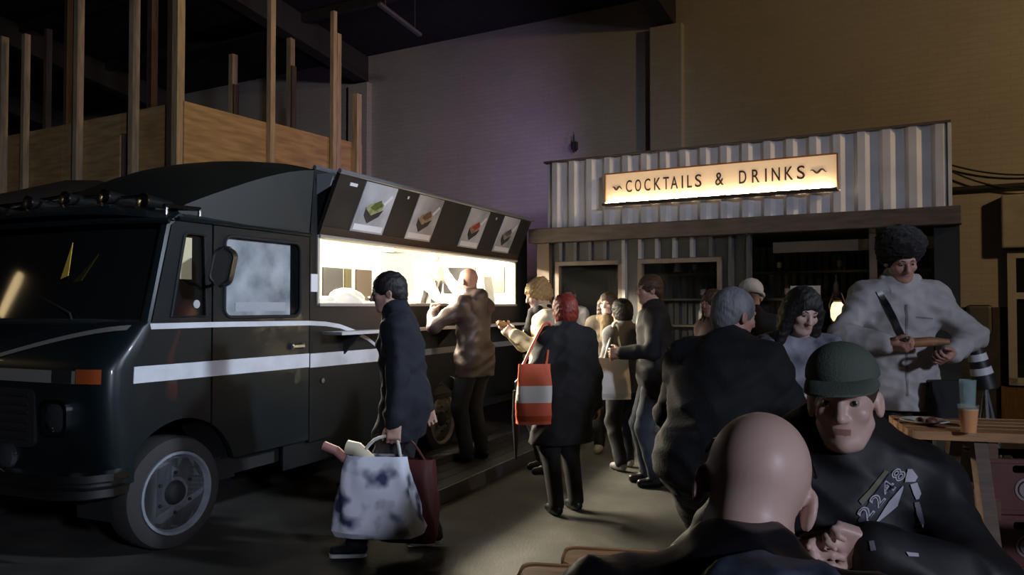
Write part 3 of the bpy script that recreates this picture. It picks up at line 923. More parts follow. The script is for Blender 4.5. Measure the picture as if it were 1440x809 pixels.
kitchen_thing('chopping_board', 'orange wooden chopping board on the truck counter', 'board', 3.35, 0.22, 1.545, MB().panel(round_rect(-0.32, -0.13, 0.32, 0.13, 0.03), [round_rect(0.25, -0.03, 0.29, 0.03, 0.015)], lambda a, b: Vector((a, b, 0)), lambda a, b: Vector((a, b, 0.03))), mat('board_wood', (0.5, 0.27, 0.09), 0.5, vary=0.2, stretch=(1, 8, 8)), bevel=0.004)
kitchen_thing('menu_card', 'white folded card standing in the hatch corner', 'card', 4.95, 0.25, 1.545, MB().panel([(-0.12, 0), (0.12, 0), (0.12, 0.36), (-0.12, 0.36)], [], lambda a, b: Vector((a, -0.06 + 0.16 * b, b)), lambda a, b: Vector((a, -0.055 + 0.16 * b, b))).panel([(-0.12, 0), (0.12, 0), (0.12, 0.36), (-0.12, 0.36)], [], lambda a, b: Vector((a, 0.06 - 0.16 * b, b)), lambda a, b: Vector((a, 0.055 - 0.16 * b, b))), plas)
kitchen_thing('paper_roll', 'white paper towel roll on the truck counter', 'roll', 4.5, 0.26, 1.545, MB().lathe([(0.02, 0.0), (0.06, 0.0), (0.06, 0.22), (0.02, 0.22)], 20, close=True), plas, smooth=True)
hood = MB().panel([(-0.14, 0.0), (0.14, 0.0), (0.05, 0.16), (-0.05, 0.16)], [], lambda a, b: Vector((a, -0.10, b)), lambda a, b: Vector((a, 0.10, b)))
hood.cyl((0, 0, 0.15), (0, 0, 0.30), 0.03, n=12)
kitchen_thing('extractor_cowl', 'small grey metal cowl hanging from the truck ceiling', 'cowl', 3.3, 0.55, 2.11, hood, mat('cowl_grey', (0.28, 0.27, 0.26), 0.4, 0.5))

# low step platform beside the truck
pf = empty('step_platform', TR_O, TR_RZ, 'low dark timber step along the truck below the hatch', 'platform')
pm2 = mat('platform_dark', (0.035, 0.037, 0.042), 0.65, vary=0.3, bump=0.3)
for k in range(6):
    MB().span((1.5, -0.94 + 0.145 * k, 0.09), (5.3, -0.94 + 0.145 * k + 0.138, 0.12)).build('plank', pm2, pf, bevel=0.003)
MB().span((1.5, -0.965, 0.0), (5.3, -0.94, 0.118)).build('front_edge', mat('platform_edge', (0.09, 0.095, 0.11), 0.45, vary=0.2), pf, bevel=0.004)
for s in (1.52, 3.4, 5.2):
    MB().span((s, -0.9, 0.0), (s + 0.08, -0.1, 0.09)).build('bearer', pm2, pf)
# crumpled paper on the floor
cr = MB()
random.seed(2)
rows = []
for i in range(6):
    rows.append([Vector((0.05 * math.sin(math.pi * i / 5) * math.cos(k) * (0.7 + 0.5 * random.random()), 0.04 * math.sin(math.pi * i / 5) * math.sin(k) * (0.7 + 0.5 * random.random()), 0.018 - 0.018 * math.cos(math.pi * i / 5))) for k in [2 * math.pi * q / 10 for q in range(11)]])
cr.grid(rows)
o = cr.build('crumpled_napkin', plas)
q = at_depth(644, 692, 6.5)
o.location = (q.x, 6.5, 0)
tag(o, 'small crumpled white napkin lying on the dark floor', 'napkin')
# ================================================================== COCKTAIL BAR in a container (x along the front, y inwards, z up)
bar = empty('cocktail_bar', BAR_O, BAR_RZ, 'cocktail bar in a dark container with corrugated fascia and timber beam', 'bar')
cor = mat('galvanised_sheet', (0.66, 0.66, 0.68), 0.45, 0.1, vary=0.12, vscale=3)
dark_c = mat('container_dark_paint', (0.012, 0.014, 0.016), 0.5, vary=0.2)


def corrugated(x0, x1, z0, z1, pitch, depth, y, thick=0.006):
    prof = []
    x = x0
    n = 0
    while x < x1 - 1e-4:
        for fx, fy in ((0.0, 0), (0.18, 0), (0.36, 1), (0.66, 1), (0.84, 0)):
            xx = x + fx * pitch
            if xx <= x1:
                prof.append((xx, y - fy * depth))
        x += pitch
    prof.append((x1, y))
    mb = MB()
    mb.grid([[Vector((a, b, z0)), Vector((a, b, z1)), Vector((a, b + thick, z1)), Vector((a, b + thick, z0)), Vector((a, b, z0))] for a, b in prof])
    return mb


P = 0.236
xs = [0.19, 0.19 + P * 7, 0.19 + P * 13, 4.63]
for a, b in zip(xs[:-1], xs[1:]):
    corrugated(a, b + 0.004, 2.50, 3.355, P, 0.05, 0.0).build('fascia_sheet', cor, bar)
MB().span((0.16, -0.06, 3.35), (4.66, 0.04, 3.375)).build('fascia_capping', mat('rust_capping', (0.10, 0.075, 0.06), 0.6), bar)
MB().span((4.63, -0.055, 2.45), (4.66, 0.3, 3.37)).build('fascia_end', cor, bar)
MB().span((-0.02, -0.14, 2.34), (4.74, 0.02, 2.52)).build('timber_beam', mat('rusty_beam', (0.085, 0.065, 0.052), 0.65, vary=0.35, vscale=4, stretch=(1, 6, 6)), bar, bevel=0.01)
# sign
sgn = empty('bar_sign', BAR_O, BAR_RZ, 'glowing cream sign reading COCKTAILS & DRINKS on the corrugated fascia', 'sign')
sm = bpy.data.materials.new('lit_sign_face')
sm.use_nodes = True
nt = sm.node_tree
b = nt.nodes['Principled BSDF']
b.inputs['Base Color'].default_value = (0.75, 0.58, 0.40, 1)
b.inputs['Roughness'].default_value = 0.5
b.inputs['Emission Color'].default_value = (1.0, 0.66, 0.38, 1)
b.inputs['Emission Strength'].default_value = 0.30
MATS['lit_sign_face'] = sm
SX0, SX1, SZ0, SZ1 = 1.03, 3.62, 2.765, 3.125
MB().span((SX0, -0.10, SZ0), (SX1, -0.075, SZ1)).build('sign_face', sm, sgn)
fr = MB()
fr.span((SX0 - 0.012, -0.125, SZ1), (SX1 + 0.012, -0.06, SZ1 + 0.014)).span((SX0 - 0.012, -0.125, SZ0), (SX0, -0.06, SZ1)).span((SX1, -0.125, SZ0), (SX1 + 0.012, -0.06, SZ1))
fr.build('sign_frame', mat('sign_frame_copper', (0.35, 0.18, 0.08), 0.4, 0.5), sgn)
tr_m = MB().span((SX0 - 0.012, -0.20, SZ0 - 0.02), (SX1 + 0.012, -0.06, SZ0 - 0.008)).span((SX0 - 0.012, -0.20, SZ0 - 0.02), (SX1 + 0.012, -0.19, SZ0 + 0.006))
tr_m.build('light_trough', mat('trough_dark', (0.05, 0.03, 0.02), 0.6), sgn)
em = mat('trough_lamp', (1, 1, 1), 0.5, emit=(1.0, 0.80, 0.52), estr=40.0)
n_l = 9
for k in range(n_l):
    a = SX0 + (SX1 - SX0) * (k + 0.08) / n_l
    c = SX0 + (SX1 - SX0) * (k + 0.92) / n_l
    MB().cyl((a, -0.165, SZ0 + 0.012), (c, -0.165, SZ0 + 0.012), 0.012, n=8).build('lamp_strip', em, sgn)
ink = mat('sign_lettering', (0.035, 0.018, 0.010), 0.5)


def letters(txt, xa, xb, h, z, parent, m, y=-0.103, bold=0.0):
    me = text_mesh(txt, 1.0, 0.012, 1.0, bold)
    co = np.array([v.co[:] for v in me.vertices])
    lo, hi = co.min(0), co.max(0)
    sx = (xb - xa) / (hi[0] - lo[0])
    sz = h / (hi[1] - lo[1])
    for v in me.vertices:
        x, yy, zz = v.co
        v.co = (xa + (x - lo[0]) * sx, y - zz * 0.2, z + (yy - lo[1]) * sz)
    me.update()
    return link_mesh('letter', me, m, parent)


# each letter its own piece; positions measured along the sign
lay = [('C', 1.285, 1.36), ('O', 1.40, 1.475), ('C', 1.515, 1.59), ('K', 1.635, 1.715), ('T', 1.745, 1.815), ('A', 1.835, 1.92), ('I', 1.965, 1.982), ('L', 2.03, 2.085), ('S', 2.12, 2.195),
       ('&', 2.35, 2.445), ('D', 2.615, 2.695), ('R', 2.755, 2.835), ('I', 2.895, 2.912), ('N', 2.965, 3.05), ('K', 3.10, 3.185), ('S', 3.225, 3.305)]
for c, a, b2 in lay:
    letters(c, a, b2, 0.145, 2.895, sgn, ink, bold=0.006)


def squiggle(xa, xb, z):
    pts = []
    for i in range(17):
        t = i / 16.0
        pts.append(Vector((xa + (xb - xa) * t, -0.104, z + 0.018 * math.sin(t * math.pi * 3.2 + 0.6))))
    rad = [0.004 + 0.008 * math.sin(math.pi * i / 16.0) for i in range(17)]
    MB().tube(pts, rad, 6).build('squiggle', ink, sgn)


squiggle(1.115, 1.235, 2.955)
squiggle(3.36, 3.52, 2.965)

# container shell
corrugated(0.0, 2.62, 0.0, 2.36, 0.205, 0.036, 0.06).build('hidden_front', dark_c, bar) if False else None
win1 = (0.28, 1.18, 1.02, 2.10)
win2 = (1.38, 2.38, 1.02, 2.10)
ribs_lit = mat('lit_rib', (0.36, 0.36, 0.36), 0.5, 0.2)  # ribs catching light get a paler copy of the colour, the others a darker one
ribs_dim = mat('dim_rib', (0.075, 0.078, 0.082), 0.5, 0.2)
fw = MB()
fw.panel([(0.0, 0.0), (2.7, 0.0), (2.7, 2.36), (0.0, 2.36)], [[(win1[0], win1[2]), (win1[1], win1[2]), (win1[1], win1[3]), (win1[0], win1[3])], [(win2[0], win2[2]), (win2[1], win2[2]), (win2[1], win2[3]), (win2[0], win2[3])]], lambda a, b: Vector((a, 0.06, b)), lambda a, b: Vector((a, 0.10, b)))
fw.build('front_wall', dark_c, bar)
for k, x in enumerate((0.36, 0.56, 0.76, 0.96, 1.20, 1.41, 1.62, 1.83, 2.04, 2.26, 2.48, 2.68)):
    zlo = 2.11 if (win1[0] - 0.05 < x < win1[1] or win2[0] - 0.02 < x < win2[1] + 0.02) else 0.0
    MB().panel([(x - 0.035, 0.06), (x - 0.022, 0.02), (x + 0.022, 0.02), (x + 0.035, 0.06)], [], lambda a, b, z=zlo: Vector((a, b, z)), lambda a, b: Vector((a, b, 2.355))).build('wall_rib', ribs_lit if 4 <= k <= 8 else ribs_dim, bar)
wfm = mat('bar_window_frame', (0.20, 0.15, 0.115), 0.6, vary=0.2)
bglass = mat('bar_window_glass', (0.01, 0.01, 0.012), 0.05, alpha=0.12)
for w in (win1, win2):
    m = MB()
    m.span((w[0], 0.02, w[2]), (w[0] + 0.05, 0.12, w[3])).span((w[1] - 0.05, 0.02, w[2]), (w[1], 0.12, w[3])).span((w[0], 0.02, w[3] - 0.05), (w[1], 0.12, w[3])).span((w[0], 0.02, w[2]), (w[1], 0.12, w[2] + 0.05))
    o = m.build('window', wfm, bar)
    MB().span((w[0] + 0.05, 0.075, w[2] + 0.05), (w[1] - 0.05, 0.081, w[3] - 0.05)).build('window_pane', bglass, o)
MB().span((0.05, -0.03, 0.0), (0.22, 0.06, 2.35)).build('door_post', mat('tan_post', (0.15, 0.105, 0.07), 0.6), bar)
MB().span((4.50, -0.02, 0.0), (4.72, 2.2, 2.36)).build('end_wall', dark_c, bar)
MB().span((0.0, 0.1, 0.0), (0.05, 2.3, 2.4)).build('end_wall', dark_c, bar)
corrugated(0.0, 4.7, 0.0, 2.4, 0.205, 0.036, 2.3).build('back_wall', dark_c, bar)
MB().span((0.0, 0.02, 2.36), (4.72, 2.36, 2.44)).build('container_roof', dark_c, bar)
MB().span((2.7, 0.02, 0.0), (4.5, 0.08, 1.05)).build('counter_front', mat('counter_panel', (0.05, 0.04, 0.035), 0.6, vary=0.3), bar)
MB().span((2.65, -0.06, 1.05), (4.52, 0.5, 1.10)).build('counter_top', mat('counter_wood', (0.14, 0.09, 0.05), 0.5, vary=0.3, stretch=(1, 6, 6)), bar, bevel=0.006)
MB().span((3.9, 0.1, 1.12), (3.97, 0.18, 2.36)).build('counter_post', mat('dark_oak', (0.09, 0.065, 0.045), 0.6), bar)
MB().span((2.9, 0.25, 2.14), (4.5, 0.30, 2.26)).build('inner_beam', mat('dark_oak', (0.09, 0.065, 0.045), 0.6), bar)
for z in (1.25, 1.62, 1.98):
    MB().span((0.3, 2.0, z), (4.4, 2.22, z + 0.03)).build('back_shelf', mat('dark_oak', (0.09, 0.065, 0.045), 0.6), bar)
# bottles on the back shelves
bt_cols = [((0.10, 0.055, 0.02), 'amber'), ((0.03, 0.08, 0.04), 'green'), ((0.35, 0.36, 0.38), 'clear'), ((0.12, 0.02, 0.02), 'red'), ((0.02, 0.02, 0.025), 'black')]
bprof = [(0.0, 0.0), (0.036, 0.0), (0.038, 0.01), (0.038, 0.17), (0.03, 0.20), (0.014, 0.225), (0.013, 0.29), (0.016, 0.292), (0.016, 0.305), (0.0, 0.306)]
bmesh_c = [MB().lathe(bprof, 14).mesh('bottle', mat('bottle_glass_' + n, c, 0.12, spec=0.6), True) for c, n in bt_cols]
lblm = MB().lathe([(0.0392, 0.05), (0.0392, 0.13)], 14).mesh('label', mat('bottle_label_cream', (0.4, 0.36, 0.28), 0.6), True)
random.seed(11)
for z, zn in ((1.28, 'lowest'), (1.65, 'middle'), (2.01, 'top')):
    for k in range(5):
        x = 1.55 + 0.58 * k + random.uniform(-0.12, 0.12)
        ci = (k * 2 + int(z * 10)) % 5
        o = link_mesh('bottle', bmesh_c[ci], None, None, BAR_O + E_DIR * x + M_DIR * 2.09 + Vector((0, 0, z)), 0)
        if zn == 'top':
            o.scale = (0.9, 0.9, 0.95)
        tag(o, '%s glass bottle on the %s back shelf of the bar' % (bt_cols[ci][1], zn), 'bottle', 'bottles on the bar shelves')
        l = link_mesh('paper_label', lblm, None, o)
# white card on the back wall of the bar
crd = MB().span((-0.15, -0.01, 0.0), (0.15, 0.0, 0.22)).build('price_card', mat('card_grey', (0.42, 0.40, 0.37), 0.7), loc=BAR_O + E_DIR * 3.30 + M_DIR * (-0.1) + Vector((0, 0, 1.54)), rz=BAR_RZ)
tag(crd, 'blank pale card standing on the bar counter behind the dark-haired woman', 'card')
MB().span((-0.02, -0.005, -0.44), (0.02, 0.02, 0.05)).build('card_stand', mat('dark_oak', (0.09, 0.065, 0.045), 0.6), crd)
# lantern on the bar counter
lan = empty('lantern', BAR_O + E_DIR * 3.60 + M_DIR * 0.0 + Vector((0, 0, 1.10)), BAR_RZ, 'glowing glass lantern standing on the bar counter', 'lantern')
MB().lathe([(0.0, 0.0), (0.075, 0.0), (0.08, 0.03), (0.06, 0.06), (0.03, 0.08), (0.03, 0.24), (0.055, 0.27), (0.06, 0.285), (0.0, 0.29)], 20).build('base', mat('lantern_brass', (0.10, 0.06, 0.03), 0.4, 0.6), lan, smooth=True)
MB().lathe([(0.045, 0.29), (0.066, 0.33), (0.07, 0.40), (0.058, 0.46), (0.04, 0.485), (0.0, 0.49)], 20).build('glass_globe', mat('lit_globe', (1, 0.9, 0.7), 0.4, emit=(1.0, 0.78, 0.40), estr=1.6), lan, smooth=True)
MB().lathe([(0.03, 0.485), (0.05, 0.50), (0.02, 0.53), (0.0, 0.54)], 16).tube([(0.05, 0, 0.33), (0.085, 0, 0.45), (0.04, 0, 0.58), (-0.04, 0, 0.58), (-0.085, 0, 0.45), (-0.05, 0, 0.33)], 0.006, 6).build('lantern_cage', mat('lantern_brass', (0.10, 0.06, 0.03), 0.4, 0.6), lan, smooth=True)
# two small pendant spots behind the second window
for x, y in ((1.62, 0.8), (2.16, 0.8)):
    pl = empty('pendant_spot', BAR_O + E_DIR * x + M_DIR * y + Vector((0, 0, 1.98)), BAR_RZ, 'small pale pendant lamp seen through the right-hand bar window' if x < 1.8 else 'small dim pendant lamp by the far jamb of the bar window', 'lamp')
    MB().lathe([(0.015, 0.12), (0.03, 0.10), (0.055, 0.0), (0.05, 0.0), (0.012, 0.1)], 16).build('shade', mat('pendant_grey', (0.35, 0.35, 0.36), 0.4), pl, smooth=True)
    MB().lathe([(0.0, 0.0), (0.03, 0.02), (0.0, 0.06)], 12).build('bulb', mat('pendant_glow_%d' % int(x), (1, 1, 1), 0.5, emit=(0.8, 0.85, 1.0), estr=0.5 if x < 1.8 else 0.2), pl, smooth=True)
    MB().cyl((0, 0, 0.1), (0, 0, 0.38), 0.006, n=6).build('flex', rubber, pl)
# ================================================================== PEOPLE: smooth distance-field bodies
class SDF:
    def __init__(self):
        self.p = []

    def cap(self, a, b, ra, rb=None, k=0.03, sub=False):
        a, b = np.array(a, float), np.array(b, float)
        rb = ra if rb is None else rb
        R = max(ra, rb)
        lo = np.minimum(a, b) - R
        hi = np.maximum(a, b) + R
        self.p.append(('c', (a, b, ra, rb), k, sub, lo, hi))
        return self

    def ell(self, c, r, R=None, k=0.03, sub=False):
        c, r = np.array(c, float), np.array(r, float)
        R = np.eye(3) if R is None else np.array(R, float)
        e = np.abs(R) @ r
        self.p.append(('e', (c, r, R), k, sub, c - e, c + e))
        return self

    def box(self, c, h, R=None, rr=0.01, k=0.02, sub=False):
        c, h = np.array(c, float), np.array(h, float)
        R = np.eye(3) if R is None else np.array(R, float)
        e = np.abs(R) @ (h + rr)
        self.p.append(('b', (c, h, R, rr), k, sub, c - e, c + e))
        return self

    def grow(self, other, th):
        """copy prims of another field, thickened"""
        for t, a, k, s, lo, hi in other.p:
            if s:
                continue
            if t == 'c':
                self.cap(a[0], a[1], a[2] + th, a[3] + th, k + th)
            elif t == 'e':
                self.ell(a[0], a[1] + th, a[2], k + th)
        return self

    def field(self, X, Y, Z):
        pass

    def mesh(self, name, vox, cuts=(), fold=0.0, fscale=0.12, seed=1):
        adds = [q for q in self.p if not q[3]]
        lo = np.min([q[4] for q in adds], axis=0) - 3 * vox - fold
        hi = np.max([q[5] for q in adds], axis=0) + 3 * vox + fold
        n = np.ceil((hi - lo) / vox).astype(int) + 1
        F = np.full(n, 0.5, np.float32)
        ax = [lo[i] + vox * np.arange(n[i]) for i in range(3)]
        for t, a, k, sub, pl, ph in self.p:
            pad = k + 3 * vox
            i0 = np.maximum(0, np.floor((pl - pad - lo) / vox).astype(int))
            i1 = np.minimum(n, np.ceil((ph + pad - lo) / vox).astype(int) + 1)
            if np.any(i1 <= i0):
                continue
            sl = tuple(slice(i0[i], i1[i]) for i in range(3))
            x = ax[0][sl[0]][:, None, None]
            y = ax[1][sl[1]][None, :, None]
            z = ax[2][sl[2]][None, None, :]
            if t == 'c':
                A, B, ra, rb = a
                ba = B - A
                L = float(ba @ ba) + 1e-12
                px, py, pz = x - A[0], y - A[1], z - A[2]
                h = np.clip((px * ba[0] + py * ba[1] + pz * ba[2]) / L, 0, 1)
                d = np.sqrt((px - ba[0] * h) ** 2 + (py - ba[1] * h) ** 2 + (pz - ba[2] * h) ** 2) - (ra + (rb - ra) * h)
            else:
                c = a[0]
                R = a[2]
                px, py, pz = x - c[0], y - c[1], z - c[2]
                qx = px * R[0, 0] + py * R[1, 0] + pz * R[2, 0]
                qy = px * R[0, 1] + py * R[1, 1] + pz * R[2, 1]
                qz = px * R[0, 2] + py * R[1, 2] + pz * R[2, 2]
                if t == 'e':
                    r = a[1]
                    k0 = np.sqrt((qx / r[0]) ** 2 + (qy / r[1]) ** 2 + (qz / r[2]) ** 2)
                    k1 = np.sqrt((qx / r[0] ** 2) ** 2 + (qy / r[1] ** 2) ** 2 + (qz / r[2] ** 2) ** 2) + 1e-9
                    d = k0 * (k0 - 1) / k1
                    d = np.where(k0 < 1e-3, -r.min(), d)
                else:
                    h, rr = a[1], a[3]
                    dx, dy, dz = np.abs(qx) - h[0], np.abs(qy) - h[1], np.abs(qz) - h[2]
                    d = np.sqrt(np.maximum(dx, 0) ** 2 + np.maximum(dy, 0) ** 2 + np.maximum(dz, 0) ** 2) + np.minimum(np.maximum(dx, np.maximum(dy, dz)), 0) - rr
            f = F[sl]
            if sub:
                d = -d
                h = np.clip(0.5 - 0.5 * (d - f) / k, 0, 1)
                F[sl] = d + (f - d) * h + k * h * (1 - h)
            else:
                h = np.clip(0.5 + 0.5 * (f - d) / k, 0, 1)
                F[sl] = f + (d - f) * h - k * h * (1 - h)
        if fold:
            rs = np.random.RandomState(seed)
            x, y, z = ax[0][:, None, None], ax[1][None, :, None], ax[2][None, None, :]
            g = 0
            for q in range(5):
                w = rs.normal(size=3) * np.array([1, 1, 1.6])
                w *= 2 * math.pi / (fscale * (0.6 + 0.9 * rs.rand())) / np.linalg.norm(w)
                ph = x * w[0] + y * w[1] + z * w[2] + rs.rand() * 6.28 + 1.6 * np.sin((x * w[1] - y * w[2] + z * w[0]) * 0.45 + q)
                g = g + (np.abs(np.sin(0.5 * ph)) - 0.64) * 1.7
            F += (fold / 1.9) * g.astype(np.float32)
        for pt, nr in cuts:      # remove the side the normal points to
            nr = np.array(nr, float)
            nr /= np.linalg.norm(nr)
            d = (ax[0][:, None, None] - pt[0]) * nr[0] + (ax[1][None, :, None] - pt[1]) * nr[1] + (ax[2][None, None, :] - pt[2]) * nr[2]
            F = np.maximum(F, d)
        V, Q = surface_nets(F)
        V = V * vox + lo
        me = bpy.data.meshes.new(name)
        me.from_pydata(V.tolist(), [], Q.tolist())
        me.polygons.foreach_set('use_smooth', [True] * len(me.polygons))
        me.update()
        return me


def surface_nets(F):
    s = F < 0
    nx, ny, nz = F.shape
    corners = [(i, j, k) for i in (0, 1) for j in (0, 1) for k in (0, 1)]
    cnt = np.zeros((nx - 1, ny - 1, nz - 1), np.int8)
    for i, j, k in corners:
        cnt += s[i:nx - 1 + i, j:ny - 1 + j, k:nz - 1 + k]
    act = (cnt > 0) & (cnt < 8)
    idx = np.full(act.shape, -1, np.int64)
    cells = np.argwhere(act)
    idx[act] = np.arange(len(cells))
    acc = np.zeros((len(cells), 3))
    num = np.zeros(len(cells))
    vals = {c: F[cells[:, 0] + c[0], cells[:, 1] + c[1], cells[:, 2] + c[2]] for c in corners}
    for a in corners:
        for axn in range(3):
            if a[axn] == 0:
                b = list(a)
                b[axn] = 1
                fa, fb = vals[a], vals[tuple(b)]
                m = (fa < 0) != (fb < 0)
                t = np.where(m, fa / np.where(m, fa - fb, 1), 0)
                p = np.tile(np.array(a, float), (len(cells), 1))
                p[:, axn] += t
                acc[m] += p[m]
                num[m] += 1
    V = cells + acc / np.maximum(num, 1)[:, None]
    quads = []
    for axn in range(3):
        o1, o2 = [(1, 2), (2, 0), (0, 1)][axn]
        sl0 = [slice(None)] * 3
        sl1 = [slice(None)] * 3
        sl0[axn] = slice(0, F.shape[axn] - 1)
        sl1[axn] = slice(1, F.shape[axn])
        a, b = s[tuple(sl0)], s[tuple(sl1)]
        e = np.argwhere(a != b)
        ok = (e[:, o1] > 0) & (e[:, o2] > 0) & (e[:, o1] < F.shape[o1] - 1) & (e[:, o2] < F.shape[o2] - 1)
        e = e[ok]
        ins = a[e[:, 0], e[:, 1], e[:, 2]]
        c = []
        for d1, d2 in ((-1, -1), (0, -1), (0, 0), (-1, 0)):
            q = e.copy()
            q[:, o1] += d1
            q[:, o2] += d2
            c.append(idx[q[:, 0], q[:, 1], q[:, 2]])
        q = np.stack(c, 1)
        q[~ins] = q[~ins][:, ::-1]
        quads.append(q)
    return V, np.concatenate(quads)


def v3(*a):
    return np.array(a, float)


def rot(axis, deg):
    return np.array(Matrix.Rotation(math.radians(deg), 3, axis))


def ik(a, c, l1, l2, hint):
    d = c - a
    L = np.linalg.norm(d)
    L2 = min(L, (l1 + l2) * 0.999)
    u = d / max(L, 1e-6)
    c = a + u * L2
    x = (l1 * l1 - l2 * l2 + L2 * L2) / (2 * L2)
    h = math.sqrt(max(0, l1 * l1 - x * x))
    hn = hint - u * (hint @ u)
    hn = hn / max(np.linalg.norm(hn), 1e-6)
    return a + u * x + hn * h, c


SKIN = mat('skin_light', (0.48, 0.29, 0.22), 0.5, vary=0.08, vscale=12)
SKIN_P = mat('skin_pale', (0.58, 0.39, 0.33), 0.45, vary=0.08, vscale=12)
SKIN_R = mat('skin_ruddy', (0.42, 0.22, 0.16), 0.5, vary=0.1, vscale=12)
EYE_W = mat('eye_white', (0.26, 0.24, 0.22), 0.3)
EYE_D = mat('eye_dark', (0.02, 0.015, 0.01), 0.25)
LIP = mat('lip', (0.36, 0.17, 0.14), 0.45)
SHOE_K = mat('shoe_black', (0.012, 0.012, 0.013), 0.35)


PEOPLE = []


class Person:
    def __init__(self, label, loc, face, H=1.75, lean=0, side=0, head=(0, 0, 0), pelvis=None, bulk=1.0,
                 rh=None, lh=None, rel=(0.5, -0.7, -0.5), lel=(-0.5, -0.7, -0.5), rf=None, lf=None, kn=(0, 1, 0.1),
                 curl=35, rpalm=None, lpalm=None, rfing=None, lfing=None, vox=0.009, skin=SKIN, neck=0, hold=None):
        k = self.k = H / 1.75
        self.vox, self.skin, self.bulk = vox, skin, bulk
        self.rz = math.atan2(-face[0], face[1])
        self.loc = Vector(loc)
        self.root = empty('person', loc, self.rz, label, 'person')
        P = self.P = v3(0, 0, 0.95 * k) if pelvis is None else v3(*pelvis)
        R = self.R = rot('Y', side) @ rot('X', -lean)
        self.up = R @ v3(0, 0, 1)
        self.N = P + R @ v3(0, 0, 0.53 * k)
        Rn = rot('X', -lean * 0.6 - neck)
        yaw, pitch, roll = head
        self.Rh = rot('Z', yaw) @ rot('X', -pitch) @ rot('Y', roll)
        self.hc = self.N + Rn @ v3(0, 0.015 * k, 0.085 * k) + self.Rh @ v3(0, 0.015 * k, 0.085 * k)
        self.sh = {}
        self.el = {}
        self.wr = {}
        for s, n, tgt, hint in ((1, 'r', rh, rel), (-1, 'l', lh, lel)):
            S0 = self.N + R @ v3(s * 0.172 * k * min(bulk, 1.12), 0, -0.065 * k)
            T = S0 + v3(s * 0.07, 0.04, -0.53) * k if tgt is None else v3(*tgt)
            E, T = ik(S0, T, 0.295 * k, 0.262 * k, v3(*hint))
            self.sh[n], self.el[n], self.wr[n] = S0, E, T
        self.hip, self.kn, self.an = {}, {}, {}
        for s, n, tgt in ((1, 'r', rf), (-1, 'l', lf)):
            h0 = P + v3(s * 0.092 * k, 0, -0.03 * k)
            T = v3(s * 0.11 * k, 0, 0.085 * k) if tgt is None else v3(*tgt)
            K, T = ik(h0, T, 0.435 * k, 0.425 * k, v3(*kn))
            self.hip[n], self.kn[n], self.an[n] = h0, K, T
        self.palm = {'r': rpalm, 'l': lpalm}
        self.fing = {'r': rfing, 'l': lfing}
        self.curl = curl if isinstance(curl, dict) else {'r': curl, 'l': curl}
        self.body()
        PEOPLE.append(self)

    # ---- pieces
    def H(self, *p):
        return self.hc + self.Rh @ (v3(*p) * self.k)

    def limbs(self, b, torso=True, arms=True, legs=True, th=0.0):
        k, R, P, N, w = self.k, self.R, self.P, self.N, self.bulk
        if torso:
            b.ell(P, v3(0.165 * w, 0.118 * w, 0.125) * k + th, R, 0.05)
            b.ell(P + R @ v3(0, 0.005, 0.17) * k, v3(0.148 * w, 0.112 * w, 0.16) * k + th, R, 0.06)
            b.ell(P + R @ v3(0, 0.0, 0.345) * k, v3(0.166 * w, 0.118 * w, 0.17) * k + th, R, 0.06)
            b.cap(self.sh['r'] + R @ v3(-0.02, 0, 0) * k, self.sh['l'] + R @ v3(0.02, 0, 0) * k, 0.066 * k + th, k=0.05)
            b.cap(N + R @ v3(0, -0.01, 0.03) * k, N + R @ v3(0, -0.01, -0.06) * k, 0.062 * k + th * 0.6, 0.09 * k + th, k=0.05)
            for s in 'rl':
                b.cap(N + R @ v3(0, -0.012, 0.0) * k, self.sh[s], 0.05 * k + th * 0.7, 0.055 * k + th, k=0.04)
        if arms:
            for s in 'rl':
                b.cap(self.sh[s], self.el[s], 0.054 * k + th, 0.041 * k + th, k=0.03)
                b.cap(self.el[s], self.wr[s], 0.043 * k + th, 0.029 * k + th * 0.9, k=0.025)
        if legs:
            for s in 'rl':
                b.cap(self.hip[s], self.kn[s], 0.088 * k + th, 0.058 * k + th, k=0.04)
                b.cap(self.kn[s], self.an[s], 0.058 * k + th, 0.042 * k + th, k=0.03)
                m = self.kn[s] * 0.68 + self.an[s] * 0.32
                b.ell(m + v3(0, -0.015, 0) * k, v3(0.05, 0.05, 0.10) * k + th, None, 0.03)
        return b

    def hand(self, b, n):
        k = self.k
        s = 1 if n == 'r' else -1
        w = self.wr[n]
        d = w - self.el[n]
        if self.fing[n] is not None:
            d = v3(*self.fing[n])
        d = d / np.linalg.norm(d)
        pn = v3(-s, 0.0, -0.1) if self.palm[n] is None else v3(*self.palm[n])
        pn = pn - d * (pn @ d)
        pn /= np.linalg.norm(pn)
        sd = np.cross(d, pn) * s            # towards the thumb
        Rm = np.stack([sd, d, pn], 1)
        b.box(w + d * 0.052 * k, v3(0.034, 0.040, 0.008) * k, Rm, 0.009 * k, 0.015)
        b.cap(w - d * 0.02 * k, w + d * 0.03 * k, 0.027 * k, 0.026 * k, k=0.02)
        c = self.curl[n]
        spread = (0.033, 0.011, -0.011, -0.032)
        ln = (0.070, 0.079, 0.073, 0.057)
        fan = (0.12, 0.03, -0.05, -0.16)
        self.tips = getattr(self, 'tips', {})
        for i in range(4):
            p = w + (d * 0.092 + sd * spread[i]) * k
            dd = d + sd * fan[i]
            dd /= np.linalg.norm(dd)
            ang = 0.0
            for q, fr in enumerate((0.45, 0.30, 0.25)):
                ang += math.radians((c[i] if isinstance(c, (list, tuple)) else c) * (1.0 if q else 0.8))
                e = p + (dd * math.cos(ang) + pn * math.sin(ang)) * ln[i] * fr * k
                b.cap(p, e, (0.0096 - 0.0009 * q) * k, (0.0090 - 0.0009 * q) * k, k=0.005)
                p = e
